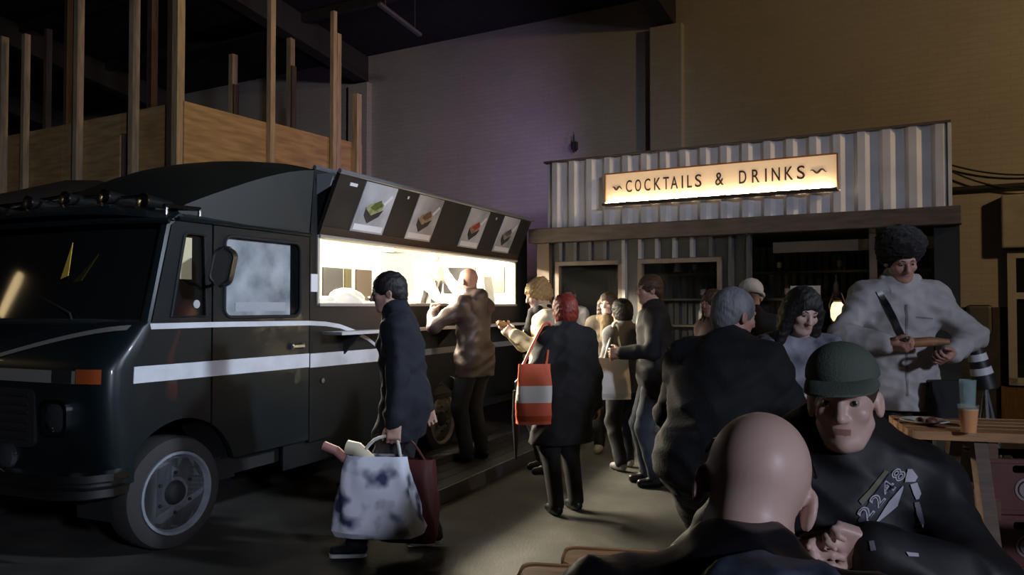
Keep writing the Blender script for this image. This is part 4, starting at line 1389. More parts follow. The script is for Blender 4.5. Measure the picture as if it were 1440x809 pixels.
        p = w + (d * 0.028 + sd * 0.030 + pn * 0.006) * k
        t1 = p + (d * 0.62 + sd * 0.62 + pn * 0.35) * 0.042 * k
        t2 = t1 + (d * 0.85 + sd * 0.25 + pn * 0.45) * 0.033 * k
        t3 = t2 + (d * 0.9 + sd * 0.0 + pn * 0.45) * 0.024 * k
        b.cap(p, t1, 0.016 * k, 0.0118 * k, k=0.012)
        b.cap(t1, t2, 0.0112 * k, 0.0102 * k, k=0.005)
        b.cap(t2, t3, 0.0102 * k, 0.0085 * k, k=0.005)
        self.grip = getattr(self, 'grip', {})
        self.grip[n] = w + (d * 0.085 + pn * 0.03) * k

    def head(self, b, th=0.0):
        k, Rh = self.k, self.Rh
        b.ell(self.H(0, -0.014, 0.032), v3(0.077, 0.097, 0.088) * k, Rh, 0.03)
        b.ell(self.H(0, 0.028, -0.042), v3(0.056, 0.064, 0.076) * k, Rh, 0.03)
        b.ell(self.H(0, 0.066, -0.098), v3(0.026, 0.024, 0.020) * k, Rh, 0.025)
        for s in (-1, 1):
            b.ell(self.H(s * 0.040, 0.064, -0.022), v3(0.022, 0.020, 0.020) * k, Rh, 0.02)
            b.cap(self.H(s * 0.050, 0.012, -0.055), self.H(s * 0.03, 0.055, -0.094), 0.018 * k, 0.016 * k, 0.02)
            b.ell(self.H(s * 0.031, 0.099, 0.006), v3(0.018, 0.014, 0.011) * k, Rh, 0.010, True)
            b.ell(self.H(s * 0.081, -0.010, -0.010), v3(0.009, 0.021, 0.033) * k, Rh @ rot('Z', s * 18), 0.008)
            b.ell(self.H(s * 0.090, -0.006, -0.008), v3(0.006, 0.011, 0.018) * k, Rh @ rot('Z', s * 18), 0.005, True)
            b.ell(self.H(s * 0.012, 0.098, -0.033), v3(0.009, 0.009, 0.007) * k, Rh, 0.008)
        b.cap(self.H(-0.035, 0.080, 0.026), self.H(0.035, 0.080, 0.026), 0.011 * k, k=0.018)
        b.cap(self.H(0, 0.090, 0.014), self.H(0, 0.112, -0.029), 0.008 * k, 0.0125 * k, 0.012)
        b.cap(self.H(-0.017, 0.0815, -0.058), self.H(0.017, 0.0815, -0.058), 0.0055 * k, k=0.008)
        b.cap(self.H(-0.013, 0.0795, -0.068), self.H(0.013, 0.0795, -0.068), 0.0065 * k, k=0.008)
        b.cap(self.H(0, -0.028, -0.05), self.N + self.R @ v3(0, -0.012, -0.02) * k, 0.054 * k, 0.060 * k, 0.03)

    def body(self):
        b = SDF()
        self.limbs(b)
        self.head(b)
        for n in 'rl':
            self.hand(b, n)
            a = self.an[n]
            b.cap(a + v3(0, -0.02, -0.03) * self.k, a + v3(0, 0.13, -0.05) * self.k, 0.034 * self.k, 0.026 * self.k, 0.03)
        me = b.mesh('body', self.vox)
        o = link_mesh('body', me, self.skin, self.root)
        self.body_obj = o
        # lips: coloured by where they are on the face
        me.materials.append(LIP)
        co = np.empty(len(me.vertices) * 3)
        me.vertices.foreach_get('co', co)
        loc = (co.reshape(-1, 3) - self.hc) @ self.Rh / self.k
        lipv = (np.abs(loc[:, 0]) < 0.023 - 0.9 * np.abs(loc[:, 2] + 0.063)) & (np.abs(loc[:, 2] + 0.063) < 0.009) & (loc[:, 1] > 0.06)
        pl = np.empty(len(me.loops), np.int32)
        me.loops.foreach_get('vertex_index', pl)
        f = lipv[pl.reshape(-1, 4)].sum(1) >= 3
        me.polygons.foreach_set('material_index', f.astype(np.int32))
        return o

    def eyes(self, iris=EYE_D, brow=None):
        for s in (-1, 1):
            c = self.H(s * 0.031, 0.0768, 0.006)
            mb = MB().lathe([(0.0, 0.0115), (0.0055, 0.0101), (0.0085, 0.0077), (0.0113, 0.002), (0.0105, -0.005), (0.0, -0.0115)], 14, (0, 0, 0), (0, 1, 0))
            o = mb.build('eye', EYE_W, self.root, smooth='all')
            M = Matrix.Translation(Vector(c)) @ Matrix(self.Rh.tolist()).to_4x4() @ Matrix.Scale(self.k, 4)
            o.matrix_local = M
            MB().lathe([(0.0, 0.0122), (0.004, 0.0117), (0.0062, 0.0104)], 12, (0, 0, 0), (0, 1, 0)).build('iris', iris, o)
            if brow is not None:
                MB().tube([self.H(s * 0.014, 0.0915, 0.026), self.H(s * 0.03, 0.0905, 0.031), self.H(s * 0.046, 0.077, 0.027)], [0.0028, 0.0034, 0.0018], 6).build('eyebrow', brow, self.root)
        return self

    def garment(self, name, m, th=0.02, hem=0.10, legs=False, arms=True, fold=0.006, fscale=0.14, vox=0.014, flare=0.0, collar=0.0, seed=1, cuff=0.0, skirt=None, hood=None, cut=True, extra=None, neck_cut=True):
        b = SDF()
        k, R, P = self.k, self.R, self.P
        self.limbs(b, True, False, False, th)
        if arms:
            for s in 'rl':
                ts = th * 0.68
                b.cap(self.sh[s] + R @ v3(0, 0, -0.012), self.el[s], 0.054 * k + ts, 0.046 * k + ts, k=0.06)
                e = self.el[s] + (self.wr[s] - self.el[s]) * (0.97 - cuff)
                b.cap(self.el[s], e, 0.046 * k + ts, 0.036 * k + ts, k=0.035)
        if skirt:
            for s in 'rl':
                h0 = self.hip[s]
                d = (self.kn[s] - h0)
                d = d / np.linalg.norm(d)
                b.cap(h0 + v3(0, 0, 0.05), h0 + d * (skirt * k), 0.09 * k + th, 0.09 * k + th + flare, k=0.11)
        else:
            for s in 'rl':
                h0 = self.hip[s]
                b.cap(h0 + v3(0, 0, 0.05), h0 + v3(0, 0, -hem * k - 0.02), 0.085 * k + th, 0.085 * k + th + flare, k=0.10)
        cuts = []
        if cut:
            cuts.append((P - v3(0, 0, (skirt if skirt else hem) * k + 0.02), (0, 0, -1)))
        if collar:
            b.cap(self.N + R @ v3(0, -0.012, 0.0) * k, self.N + (self.H(0, -0.015, -0.07) - self.N) * collar, 0.078 * k + th * 0.5, 0.070 * k + th * 0.4, k=0.03)
        if hood:
            b.ell(self.N + R @ v3(0, -0.095, 0.015) * k, v3(0.14, 0.09, 0.095) * k * hood, R @ rot('X', 20), 0.05)
        if extra:
            extra(b, self)
        nd = self.H(0, 0, -0.05) - self.N
        if collar == 0 and neck_cut:
            cuts.append((self.N + nd * 0.35, nd))
        me = b.mesh(name, vox, cuts, fold, fscale, seed)
        o = link_mesh(name, me, m, self.root)
        return o

    def trousers(self, m, th=0.014, fold=0.004, vox=0.014, seed=3):
        b = SDF()
        k = self.k
        b.ell(self.P, v3(0.172 * self.bulk, 0.125 * self.bulk, 0.12) * k, self.R, 0.05)
        for s in 'rl':
            b.cap(self.hip[s], self.kn[s], 0.092 * k + th, 0.066 * k + th, k=0.04)
            b.cap(self.kn[s], self.an[s] + v3(0, 0, 0.0), 0.066 * k + th, 0.05 * k + th, k=0.03)
        me = b.mesh('trousers', vox, [], fold, 0.16, seed)
        return link_mesh('trousers', me, m, self.root)

    def shoes(self, m=SHOE_K, sole=None, vox=0.010):
        for s in 'rl':
            b = SDF()
            k = self.k
            a = self.an[s]
            b.cap(a + v3(0, -0.025, -0.038) * k, a + v3(0, 0.13, -0.05) * k, 0.043 * k, 0.036 * k, 0.03)
            b.cap(a + v3(0, -0.01, 0.02) * k, a + v3(0, 0.04, -0.03) * k, 0.045 * k, 0.04 * k, 0.03)
            z0 = a[2] - 0.085 * k
            me = b.mesh('shoe', vox, [((0, 0, z0), (0, 0, -1))])
            o = link_mesh('shoe', me, m, self.root)
            if sole:
                pts = round_rect(-0.04 * k, -0.065 * k, 0.04 * k, 0.165 * k, 0.035 * k)
                MB().panel(pts, [], lambda x, y: Vector((a[0] + x, a[1] + y, z0)), lambda x, y: Vector((a[0] + x, a[1] + y, z0 + 0.022))).build('sole', sole, o)

    def hair(self, style, m, vox=0.008, fold=0.003, fscale=0.035, seed=5):
        b = SDF()
        k, Rh = self.k, self.Rh
        cr = lambda t, dz=0.0: b.ell(self.H(0, -0.018, 0.036 + dz), v3(0.077 + t, 0.097 + t, 0.088 + t) * k, Rh, 0.02)
        face = True
        if style == 'short':
            cr(0.012)
            b.ell(self.H(0, -0.07, -0.03), v3(0.062, 0.05, 0.055) * k, Rh, 0.03)
        elif style == 'crop':
            cr(0.004)
        elif style == 'bob':
            cr(0.022)
            b.ell(self.H(0, -0.035, -0.045), v3(0.098, 0.085, 0.085) * k, Rh, 0.05)
        elif style == 'long':
            cr(0.020)
            b.ell(self.H(0, -0.05, -0.06), v3(0.10, 0.08, 0.11) * k, Rh, 0.05)
            for s in (-1, 1):
                b.cap(self.H(s * 0.085, 0.02, 0.0), self.H(s * 0.10, 0.015, -0.20), 0.030 * k, 0.035 * k, 0.05)
            b.cap(self.H(0, -0.08, -0.05), self.H(0, -0.10, -0.23), 0.07 * k, 0.06 * k, 0.05)
        elif style == 'updo':
            cr(0.024)
            b.ell(self.H(0, -0.06, 0.10), v3(0.075, 0.075, 0.06) * k, Rh, 0.04)
            b.ell(self.H(0, -0.09, 0.0), v3(0.085, 0.06, 0.08) * k, Rh, 0.04)
        elif style == 'fluffy':
            cr(0.048, 0.03)
            b.ell(self.H(0, -0.04, 0.085), v3(0.125, 0.125, 0.085) * k, Rh, 0.05)
        # clear the face
        b.ell(self.H(0, 0.125, -0.055), v3(0.066, 0.085, 0.105) * k, Rh, 0.012, True)
        if style in ('short', 'crop'):
            for s in (-1, 1):
                b.ell(self.H(s * 0.09, 0.02, -0.06), v3(0.035, 0.065, 0.058) * k, Rh, 0.01, True)
            b.ell(self.H(0, 0.05, -0.13), v3(0.12, 0.12, 0.09) * k, Rh, 0.01, True)
        me = b.mesh('hair', vox, [], fold, fscale, seed)
        return link_mesh('hair', me, m, self.root)

    def to_local(self, P):
        return v3(*(Matrix.Rotation(-self.rz, 3, 'Z') @ (Vector(P) - self.loc)))

    def to_world(self, p):
        return Matrix.Rotation(self.rz, 3, 'Z') @ Vector(p) + self.loc


def local_of(loc, face, P):
    rz = math.atan2(-face[0], face[1])
    return tuple(Matrix.Rotation(-rz, 3, 'Z') @ (Vector(P) - Vector(loc)))
# ---------------------------------------------------------------- cloth
BLACK = mat('black_wool', (0.006, 0.006, 0.008), 0.85, bump=0.3, bscale=90)
NAVY = mat('navy_wool', (0.007, 0.0085, 0.016), 0.85, bump=0.3, bscale=90)
DARKJ = mat('dark_suit', (0.007, 0.007, 0.010), 0.8, bump=0.2, bscale=90)
BROWN_L = mat('brown_leather', (0.055, 0.037, 0.034), 0.42, vary=0.3, vscale=8, bump=0.3, bscale=30)
JEANS = mat('blue_jeans', (0.05, 0.06, 0.085), 0.8, vary=0.3, vscale=8)
DJEANS = mat('dark_jeans', (0.014, 0.016, 0.022), 0.85, vary=0.3)
BLACKT = mat('black_trousers', (0.010, 0.010, 0.012), 0.85)
WHITE = mat('white_cloth', (0.62, 0.60, 0.56), 0.8, bump=0.2, bscale=60)
HAIR_BK = mat('hair_black', (0.010, 0.008, 0.008), 0.6, bump=0.6, bscale=120, stretch=(1, 1, 0.15))
HAIR_BR = mat('hair_brown', (0.05, 0.026, 0.015), 0.6, bump=0.6, bscale=120, stretch=(1, 1, 0.15))
HAIR_RD = mat('hair_red', (0.20, 0.022, 0.014), 0.5, bump=0.6, bscale=120, stretch=(1, 1, 0.15))
HAIR_BL = mat('hair_blonde', (0.42, 0.27, 0.11), 0.55, bump=0.6, bscale=110, stretch=(1, 1, 0.15))
HAIR_GR = mat('hair_grey', (0.17, 0.17, 0.18), 0.6, vary=0.35, vscale=30, bump=0.6, bscale=120, stretch=(1, 1, 0.2))
HAIR_WH = mat('hair_white', (0.46, 0.43, 0.38), 0.6, bump=0.4, bscale=120)


def slab_bag(name, label, cat, parent_none, P, w, h, d, rz, m, group=None, bulge=1.3, seed=1, taper=0.9, mats_fn=None):
    """soft bag hanging from its top edge at P"""
    rs = random.Random(seed)
    rows = []
    for i in range(13):
        f = i / 12.0
        row = []
        for q in range(33):
            a = 2 * math.pi * q / 32
            ca, sa = math.cos(a), math.sin(a)
            sup = lambda v: math.copysign(abs(v) ** 0.55, v)
            ww = w / 2 * (taper + (1 - taper) * f) * (1 if f < 0.96 else 0.9)
            dd = d / 2 * (0.25 + 0.75 * math.sin(math.pi * min(f * 0.62 + 0.02, 1)) ** 0.7 * bulge) * (1 if f < 0.96 else 0.8)
            wob = 1 + 0.05 * math.sin(3 * a + 4 * f + seed) + 0.04 * math.sin(7 * a - 9 * f + seed)
            row.append(Vector((ww * sup(ca) * wob, dd * sup(sa) * wob, -h * f)))
        rows.append(row)
    mb = MB()
    mb.grid(rows)
    mb.add([rows[-1][q] for q in range(32)], [tuple(range(32))])
    o = mb.build(name, m, None, smooth=True, loc=P, rz=rz)
    tag(o, label, cat, group)
    return o


def strap(parent, pts, w, m, nm='strap'):
    pts = [Vector(p) for p in pts]
    # catmull smoothing
    sm = []
    for i in range(len(pts) - 1):
        p0, p1, p2, p3 = pts[max(i - 1, 0)], pts[i], pts[i + 1], pts[min(i + 2, len(pts) - 1)]
        for t in (0, 0.25, 0.5, 0.75):
            sm.append(0.5 * ((2 * p1) + (p2 - p0) * t + (2 * p0 - 5 * p1 + 4 * p2 - p3) * t * t + (3 * p1 - p0 - 3 * p2 + p3) * t ** 3))
    sm.append(pts[-1])
    return MB().tube(sm, w, 8).build(nm, m, parent, smooth=True)


# ================================================================ 1 man walking past with bags
loc = (on_floor(573, 4.95)).to_tuple()
p = Person('man in dark navy coat striding past the truck with shopping bags', loc, (-1, -0.08), 1.755, lean=7, head=(0, 8, 0), pelvis=(0, 0.0, 0.94), neck=6,
           lf=(-0.10, 0.30, 0.10), rf=(0.10, -0.16, 0.11), lh=(-0.29, 0.06, 0.80), rh=(0.26, -0.12, 0.86), vox=0.008, curl=55)
p.garment('coat', NAVY, 0.028, skirt=0.20, flare=0.02, collar=0.75, fold=0.006, seed=2)
p.trousers(BLACKT)
p.shoes(SHOE_K, mat('sole_white', (0.5, 0.5, 0.5), 0.6))
p.hair('short', HAIR_BK)
p.eyes(EYE_D, HAIR_BK)
hand = p.to_world(p.grip['l'])
bag_m = mat('blue_white_print', (0.60, 0.62, 0.68), 0.55, vary=0.0)
nt = bag_m.node_tree
tcn = nt.nodes.new('ShaderNodeTexCoord')
vo = nt.nodes.new('ShaderNodeTexNoise')
vo.inputs['Scale'].default_value = 7.5
vo.inputs['Detail'].default_value = 1.5
rp = nt.nodes.new('ShaderNodeValToRGB')
rp.color_ramp.elements[0].position = 0.34
rp.color_ramp.elements[0].color = (0.05, 0.06, 0.14, 1)
rp.color_ramp.elements[1].position = 0.50
rp.color_ramp.elements[1].color = (0.80, 0.82, 0.92, 1)
nt.links.new(tcn.outputs['Object'], vo.inputs['Vector'])
nt.links.new(vo.outputs['Fac'], rp.inputs['Fac'])
nt.links.new(rp.outputs['Color'], nt.nodes['Principled BSDF'].inputs['Base Color'])
bg = slab_bag('shopping_bag', 'bulging white and blue printed carrier bag hanging from the walking man\'s hand', 'bag', None, hand + Vector((-0.09, -0.04, -0.10)), 0.56, 0.46, 0.24, math.radians(-6), bag_m, seed=3, taper=0.62)
strap(bg, [(-0.11, 0, -0.02), (-0.02, 0.0, 0.09), (0.09, 0.03, 0.11), (0.12, 0.02, 0.06), (0.14, 0, -0.02)], 0.010, WHITE, 'handle')
MB().tube([(-0.17, 0.0, -0.05), (-0.25, 0.0, 0.02), (-0.33, 0.0, 0.05)], 0.028, 10).build('rolled_magazine', mat('pink_paper', (0.42, 0.20, 0.17), 0.6), bg, smooth=True)
MB().tube([(-0.05, 0, -0.04), (-0.13, 0.01, 0.03), (-0.19, 0.01, 0.04)], 0.045, 10).build('paper_wrap', mat('cream_paper', (0.62, 0.55, 0.40), 0.6), bg, smooth=True)
rb = slab_bag('red_bag', 'dark red shopping bag behind the printed carrier bag', 'bag', None, hand + Vector((0.07, 0.17, -0.16)), 0.36, 0.50, 0.16, math.radians(-10), mat('dark_red_bag', (0.085, 0.014, 0.012), 0.6, vary=0.3), seed=5)
strap(rb, [(-0.1, 0, -0.01), (-0.05, -0.06, 0.12), (0.03, -0.06, 0.12), (0.1, 0, -0.01)], 0.008, mat('dark_red_bag', (0, 0, 0)), 'handle')

# ================================================================ 2 bald man at the hatch
PZ = 0.12
loc = on_floor(668, 7.25, PZ).to_tuple()
fc = (-0.80, 0.60)
p = Person('bald man in brown leather jacket ordering at the truck hatch', loc, fc, 1.76, lean=4, head=(-4, 10, 0), rh=(0.16, 0.36, 1.32), lh=(-0.20, 0.34, 1.36), vox=0.009, skin=SKIN_R, curl=60, rel=(0.8, -0.4, -0.6), lel=(-0.8, -0.4, -0.6))
p.garment('jacket', BROWN_L, 0.026, hem=0.16, collar=0.5, fold=0.008, hood=0.7, seed=4)
p.trousers(DJEANS)
p.shoes()
wa = MB().box((0, 0, 0), (0.10, 0.02, 0.07))
o = wa.build('wallet', mat('wallet_white', (0.6, 0.58, 0.5), 0.5), None, bevel=0.006)
o.location = p.to_world(p.grip['l'] + v3(0, 0.02, 0.03))
o.rotation_euler = (0.3, 0, p.rz)
tag(o, 'small pale wallet held up by the bald man at the hatch', 'wallet')

# ================================================================ 3 cook in the truck
lp_ = truck_pt(4.62, 0.95, 0.62)
p = Person('cook in white shirt and grey apron working inside the truck', lp_.to_tuple(), (0.75, -0.66), 1.74, lean=14, head=(0, 30, 0), rh=(0.16, 0.46, 0.96), lh=(-0.2, 0.44, 1.0), vox=0.010, curl=40, rel=(0.9, -0.4, -0.2), lel=(-0.9, -0.4, -0.2))
p.garment('shirt', WHITE, 0.024, hem=0.10, cuff=0.25, collar=0.4, seed=6)
p.trousers(BLACKT)
p.shoes()
p.hair('short', HAIR_BR)


def apron(b, q):
    pass


b = SDF()
for s in (-1, 1):
    b.cap(p.P + p.R @ v3(s * 0.10, 0.115, 0.30), p.P + p.R @ v3(s * 0.13, 0.10, -0.05), 0.03, 0.035, 0.08)
    b.cap(p.P + v3(s * 0.12, 0.10, -0.05), p.P + v3(s * 0.13, 0.12, -0.40), 0.035, 0.035, 0.08)
b.cap(p.P + p.R @ v3(0, 0.13, 0.30), p.P + p.R @ v3(0, 0.14, -0.05), 0.03, 0.03, 0.08)
b.cap(p.P + v3(0, 0.14, -0.05), p.P + v3(0, 0.13, -0.40), 0.03, 0.03, 0.08)
link_mesh('apron', b.mesh('apron', 0.014, [], 0.004, 0.1, 2), mat('apron_grey', (0.016, 0.014, 0.013), 0.85), p.root)

# ================================================================ 4 blonde woman by the truck
loc = on_floor(768, 6.75, PZ).to_tuple()
p = Person('blonde woman in cream jacket eating beside the truck', loc, (-0.95, -0.18), 1.62, lean=3, head=(0, 18, 0), lh=(-0.10, 0.30, 1.19), rh=(0.12, 0.32, 1.22), vox=0.0085, curl=60, skin=SKIN_P)
p.garment('jacket', mat('cream_jacket', (0.66, 0.58, 0.42), 0.75, bump=0.2), 0.026, hem=0.12, collar=0.4, seed=8)
p.trousers(BLACKT)
p.shoes()
p.hair('updo', HAIR_BL, fold=0.006)
p.eyes(EYE_D, HAIR_BR)
b = SDF()
b.cap(p.N + v3(-0.07, 0.05, 0.02), p.N + v3(0.07, 0.05, 0.02), 0.045, k=0.04)
b.cap(p.N + v3(-0.06, -0.04, 0.03), p.N + v3(0.06, -0.04, 0.03), 0.045, k=0.04)
b.cap(p.N + v3(0.0, 0.09, 0.0), p.N + v3(0.0, 0.13, -0.22), 0.045, 0.05, 0.04)
link_mesh('scarf', b.mesh('scarf', 0.012, [], 0.004, 0.06), BLACK, p.root)
o = MB().lathe([(0.0, 0.0), (0.02, 0.0), (0.026, 0.05), (0.024, 0.1), (0.0, 0.12)], 14, (0, 0, 0), (0, 1, 0.3)).build('wrap', mat('bread_brown', (0.45, 0.25, 0.1), 0.6), None, smooth=True)
o.location = p.to_world((p.grip['l'] + p.grip['r']) / 2 + v3(0, -0.03, 0.02))
o.rotation_euler = (0, 0, p.rz)
tag(o, 'small brown food wrap in the blonde woman\'s hands', 'food')

# ================================================================ 5 red-haired woman with tote
loc = on_floor(796, 5.88).to_tuple()
fc = (-0.42, 0.90)
p = Person('woman with red bob and long black coat carrying an orange tote', loc, fc, 1.60, head=(10, 2, 0), rf=(0.10, 0.03, 0.08), lf=(-0.10, -0.03, 0.08), lh=(-0.20, 0.16, 0.98), rh=(0.27, 0.02, 0.80), vox=0.009)
p.garment('coat', BLACK, 0.036, skirt=0.36, flare=0.055, collar=0.35, fold=0.008, seed=11)
p.trousers(BLACKT, th=0.012, fold=0.0)
p.shoes(SHOE_K)
p.hair('bob', HAIR_RD, fold=0.003)
tote_o = mat('tote_orange', (0.62, 0.10, 0.035), 0.6, vary=0.12)
tote_w = mat('tote_white', (0.62, 0.58, 0.56), 0.6)
rzp = p.rz
tp = p.to_world(v3(-0.32, -0.10, 1.13))


def tote_bag(name, label, P, w, h, d, rz, m, band=None, seed=1):
    """flat tote: top edge at P, loops added separately"""
    def ring(f):
        row = []
        for q in range(29):
            a = 2 * math.pi * q / 28
            ca, sa = math.cos(a), math.sin(a)
            sup = lambda v: math.copysign(abs(v) ** 0.5, v)
            ww = w / 2 * (0.86 + 0.14 * f) * (1 if f < 0.95 else 0.94)
            dd = d / 2 * (0.35 + 0.75 * f) * (1 if f < 0.95 else 0.7)
            wob = 1 + 0.04 * math.sin(3 * a + 5 * f + seed) + 0.03 * math.sin(6 * a - 8 * f)
            row.append(Vector((ww * sup(ca) * wob, dd * sup(sa) * wob, -h * f)))
        return row
    fr = [0, 0.1, 0.2, 0.3, 0.36, 0.361, 0.5, 0.6, 0.64, 0.641, 0.75, 0.85, 0.95, 1.0]
    rows = [ring(f) for f in fr]
    mb = MB()
    for i in range(len(fr) - 1):
        mid = (fr[i] + fr[i + 1]) / 2
        mb.grid([rows[i], rows[i + 1]], 1 if (band and 0.361 <= mid <= 0.64) else 0)
    mb.add(rows[-1][:28], [tuple(range(28))])
    ms = [m] + ([band] if band else [])
    o = link_mesh(name, mb.mesh(name, ms, True), None, None, P, rz)
    tag(o, label, 'bag')
    return o


tb = tote_bag('tote_bag', 'orange tote bag with a white band on the red-haired woman\'s shoulder', tp, 0.27, 0.43, 0.15, rzp + math.radians(-18), tote_o, tote_w)
R_ = Matrix.Rotation(-(rzp + math.radians(-18)), 3, 'Z')
shp = R_ @ (p.to_world(p.sh['l'] + v3(-0.01, 0.0, 0.115)) - tp)
for off in (-0.012, 0.014):
    strap(tb, [(-0.085, off, -0.02), shp.lerp(Vector((-0.085, off, 0)), 0.45) + Vector((-0.012, 0, 0.0)), shp + Vector((-0.02, off, 0)), shp + Vector((0.03, off, -0.005)), shp.lerp(Vector((0.085, off, 0)), 0.45) + Vector((0.02, 0, 0)), (0.085, off, -0.02)], 0.010, tote_o)
# umbrella-like dark stick hanging from her left hand
um = MB().tube([(0, 0, 0), (0, 0.02, -0.2), (0.0, 0.03, -0.52)], [0.022, 0.03, 0.008], 10)
o = um.build('umbrella', mat('umbrella_dark', (0.03, 0.03, 0.035), 0.4), None, smooth=True)
o.location = p.to_world(v3(-0.36, 0.12, 0.92))
MB().tube([(0, 0, 0), (0, 0, 0.06), (0.02, 0, 0.085), (0.045, 0, 0.07)], 0.009, 8).build('handle', SHOE_K, o)
tag(o, 'folded dark umbrella hanging at the red-haired woman\'s side', 'umbrella')

# ================================================================ 6 bartender seen through the bar window
lb = BAR_O + E_DIR * 0.30 + M_DIR * 0.40
p = Person('barman glimpsed behind the left-hand bar window', lb.to_tuple(), (-0.25, -1), 1.79, head=(0, 6, 0), vox=0.011, skin=SKIN_R)
p.garment('shirt', WHITE, 0.016, hem=0.08, collar=0.4, seed=3, vox=0.016)
p.trousers(BLACKT)
p.shoes()
p.hair('crop', HAIR_BR)

# ================================================================ 7 smiling woman
loc = on_floor(856, 8.3).to_tuple()
p = Person('smiling brown-haired woman with brown scarf near the bar', loc, (-0.35, -1), 1.66, head=(-12, 0, 0), rh=(0.20, 0.22, 1.03), vox=0.010, skin=SKIN_P)
p.garment('coat', mat('olive_coat', (0.055, 0.042, 0.026), 0.8), 0.028, skirt=0.18, collar=0.4, seed=15)
p.trousers(DJEANS)
p.shoes(mat('pale_trainer', (0.3, 0.29, 0.27), 0.6))
p.hair('long', HAIR_BR)
p.eyes(EYE_D, HAIR_BR)
b = SDF()
b.cap(p.N + v3(-0.08, 0.04, 0.0), p.N + v3(0.08, 0.04, 0.0), 0.055, k=0.04)
b.cap(p.N + v3(0.0, 0.09, 0.0), p.N + v3(0.0, 0.14, -0.2), 0.07, 0.06, 0.04)
b.cap(p.N + v3(-0.07, -0.05, 0.01), p.N + v3(0.07, -0.05, 0.01), 0.055, k=0.04)
link_mesh('scarf', b.mesh('scarf', 0.012, [], 0.005, 0.06), mat('scarf_brown', (0.10, 0.065, 0.028), 0.85), p.root)
cupo = MB().lathe([(0.0, 0.0), (0.028, 0.0), (0.038, 0.11), (0.035, 0.11), (0.026, 0.008), (0.0, 0.008)], 16).build('paper_cup', WHITE, None, smooth=True)
cupo.location = p.to_world(p.grip['r'] + v3(0, 0.0, -0.02))
tag(cupo, 'white paper cup in the smiling woman\'s hand', 'cup')

# ================================================================ 8 woman with white tote
loc = on_floor(877, 7.45).to_tuple()
p = Person('dark-haired woman in grey jacket carrying a white cloth tote', loc, (-0.55, 0.84), 1.58, head=(12, 4, 0), rf=(0.10, 0.05, 0.08), lf=(-0.09, -0.06, 0.08), lh=(-0.17, 0.18, 1.0), vox=0.010)
p.garment('jacket', mat('grey_jacket', (0.16, 0.16, 0.17), 0.75, bump=0.2), 0.024, hem=0.12, collar=0.4, seed=16)
p.trousers(DJEANS)
p.shoes(mat('pale_trainer', (0.3, 0.29, 0.27), 0.6))
p.hair('bob', HAIR_BK)
tp = Vector((on_floor(862, 7.22).x, 7.22, 1.07))
tb = tote_bag('tote_bag', 'plain white cloth tote hanging from the dark-haired woman\'s shoulder', tp, 0.33, 0.38, 0.15, 0.1, mat('canvas_white', (0.86, 0.84, 0.76), 0.8, bump=0.2), None, 4)
R_ = Matrix.Rotation(-0.1, 3, 'Z')
shp = R_ @ (p.to_world(p.sh['l'] + v3(0.02, -0.03, 0.10)) - tp)
for off in (-0.02, 0.02):
    strap(tb, [(-0.09, off, -0.02), shp.lerp(Vector((-0.09, off, 0)), 0.4), shp + Vector((-0.015, off, 0)), shp + Vector((0.02, off, 0)), shp.lerp(Vector((0.09, off, 0)), 0.4), (0.09, off, -0.02)], 0.010, MATS['canvas_white'])

# ================================================================ 9 man in dark jacket and jeans
loc = on_floor(920, 6.8).to_tuple()
p = Person('man in dark jacket and blue jeans standing side-on by the bar', loc, (-1, 0.05), 1.79, lean=1, head=(8, 2, 0), lh=(-0.16, 0.30, 1.15), rh=(0.16, 0.28, 1.12), rf=(0.1, 0.05, 0.085), lf=(-0.10, 0.0, 0.085), vox=0.0095, skin=SKIN, curl=55)
p.garment('jacket', DARKJ, 0.030, hem=0.19, collar=0.2, seed=18)
p.trousers(JEANS)
p.shoes()
p.hair('short', HAIR_BR)
p.eyes(EYE_D, HAIR_BR)
b = SDF()
b.cap(p.N + p.R @ v3(0, -0.012, 0.0), p.N + (p.H(0, -0.015, -0.07) - p.N) * 0.55, 0.078, 0.068, 0.02)
b.ell(p.P + v3(0, 0.115, 0.40), v3(0.045, 0.045, 0.14), None, 0.03)
link_mesh('shirt', b.mesh('shirt', 0.011), mat('pale_shirt', (0.40, 0.40, 0.42), 0.7), p.root)

# ================================================================ 10, 11 two people partly hidden at the bar
loc = on_floor(1006, 6.95).to_tuple()
p = Person('brown-haired person facing the bar, seen past the grey-haired man', loc, (-0.9, -0.4), 1.66, head=(0, 4, 0), vox=0.011, skin=SKIN_R)
p.garment('jacket', mat('maroon_cardigan', (0.05, 0.02, 0.02), 0.8), 0.022, hem=0.14, collar=0.4, seed=21, vox=0.016)
p.trousers(BLACKT)
p.shoes()
p.hair('long', HAIR_BR)
p.eyes(EYE_D, HAIR_BR)
loc = on_floor(1056, 6.05).to_tuple()
p = Person('person in a pale knitted cap standing behind the grey-haired man', loc, (0.25, 0.95), 1.72, head=(0, 4, 0), vox=0.011)
p.garment('jacket', BLACK, 0.03, hem=0.16, collar=0.5, seed=22, vox=0.016)
p.trousers(BLACKT)
p.shoes()
b = SDF()
b.ell(p.H(0, -0.02, 0.052), v3(0.094, 0.112, 0.092), p.Rh, 0.02)
me = b.mesh('knitted_cap', 0.008, [(p.H(0, 0, 0.0), p.Rh @ v3(0, -0.25, -1))], 0.0015, 0.03)
link_mesh('knitted_cap', me, mat('cap_cream', (0.55, 0.52, 0.46), 0.9, bump=0.5, bscale=60), p.root)
rb_ = MB().tube([Vector(p.H(0.097 * math.cos(a), -0.02 + 0.114 * math.sin(a), 0.006 - 0.028 * math.sin(a))) for a in [2 * math.pi * i / 28 for i in range(28)]], 0.012, 8, closed=True)
rb_.build('cap_brim', MATS['cap_cream'], p.root, smooth=True)

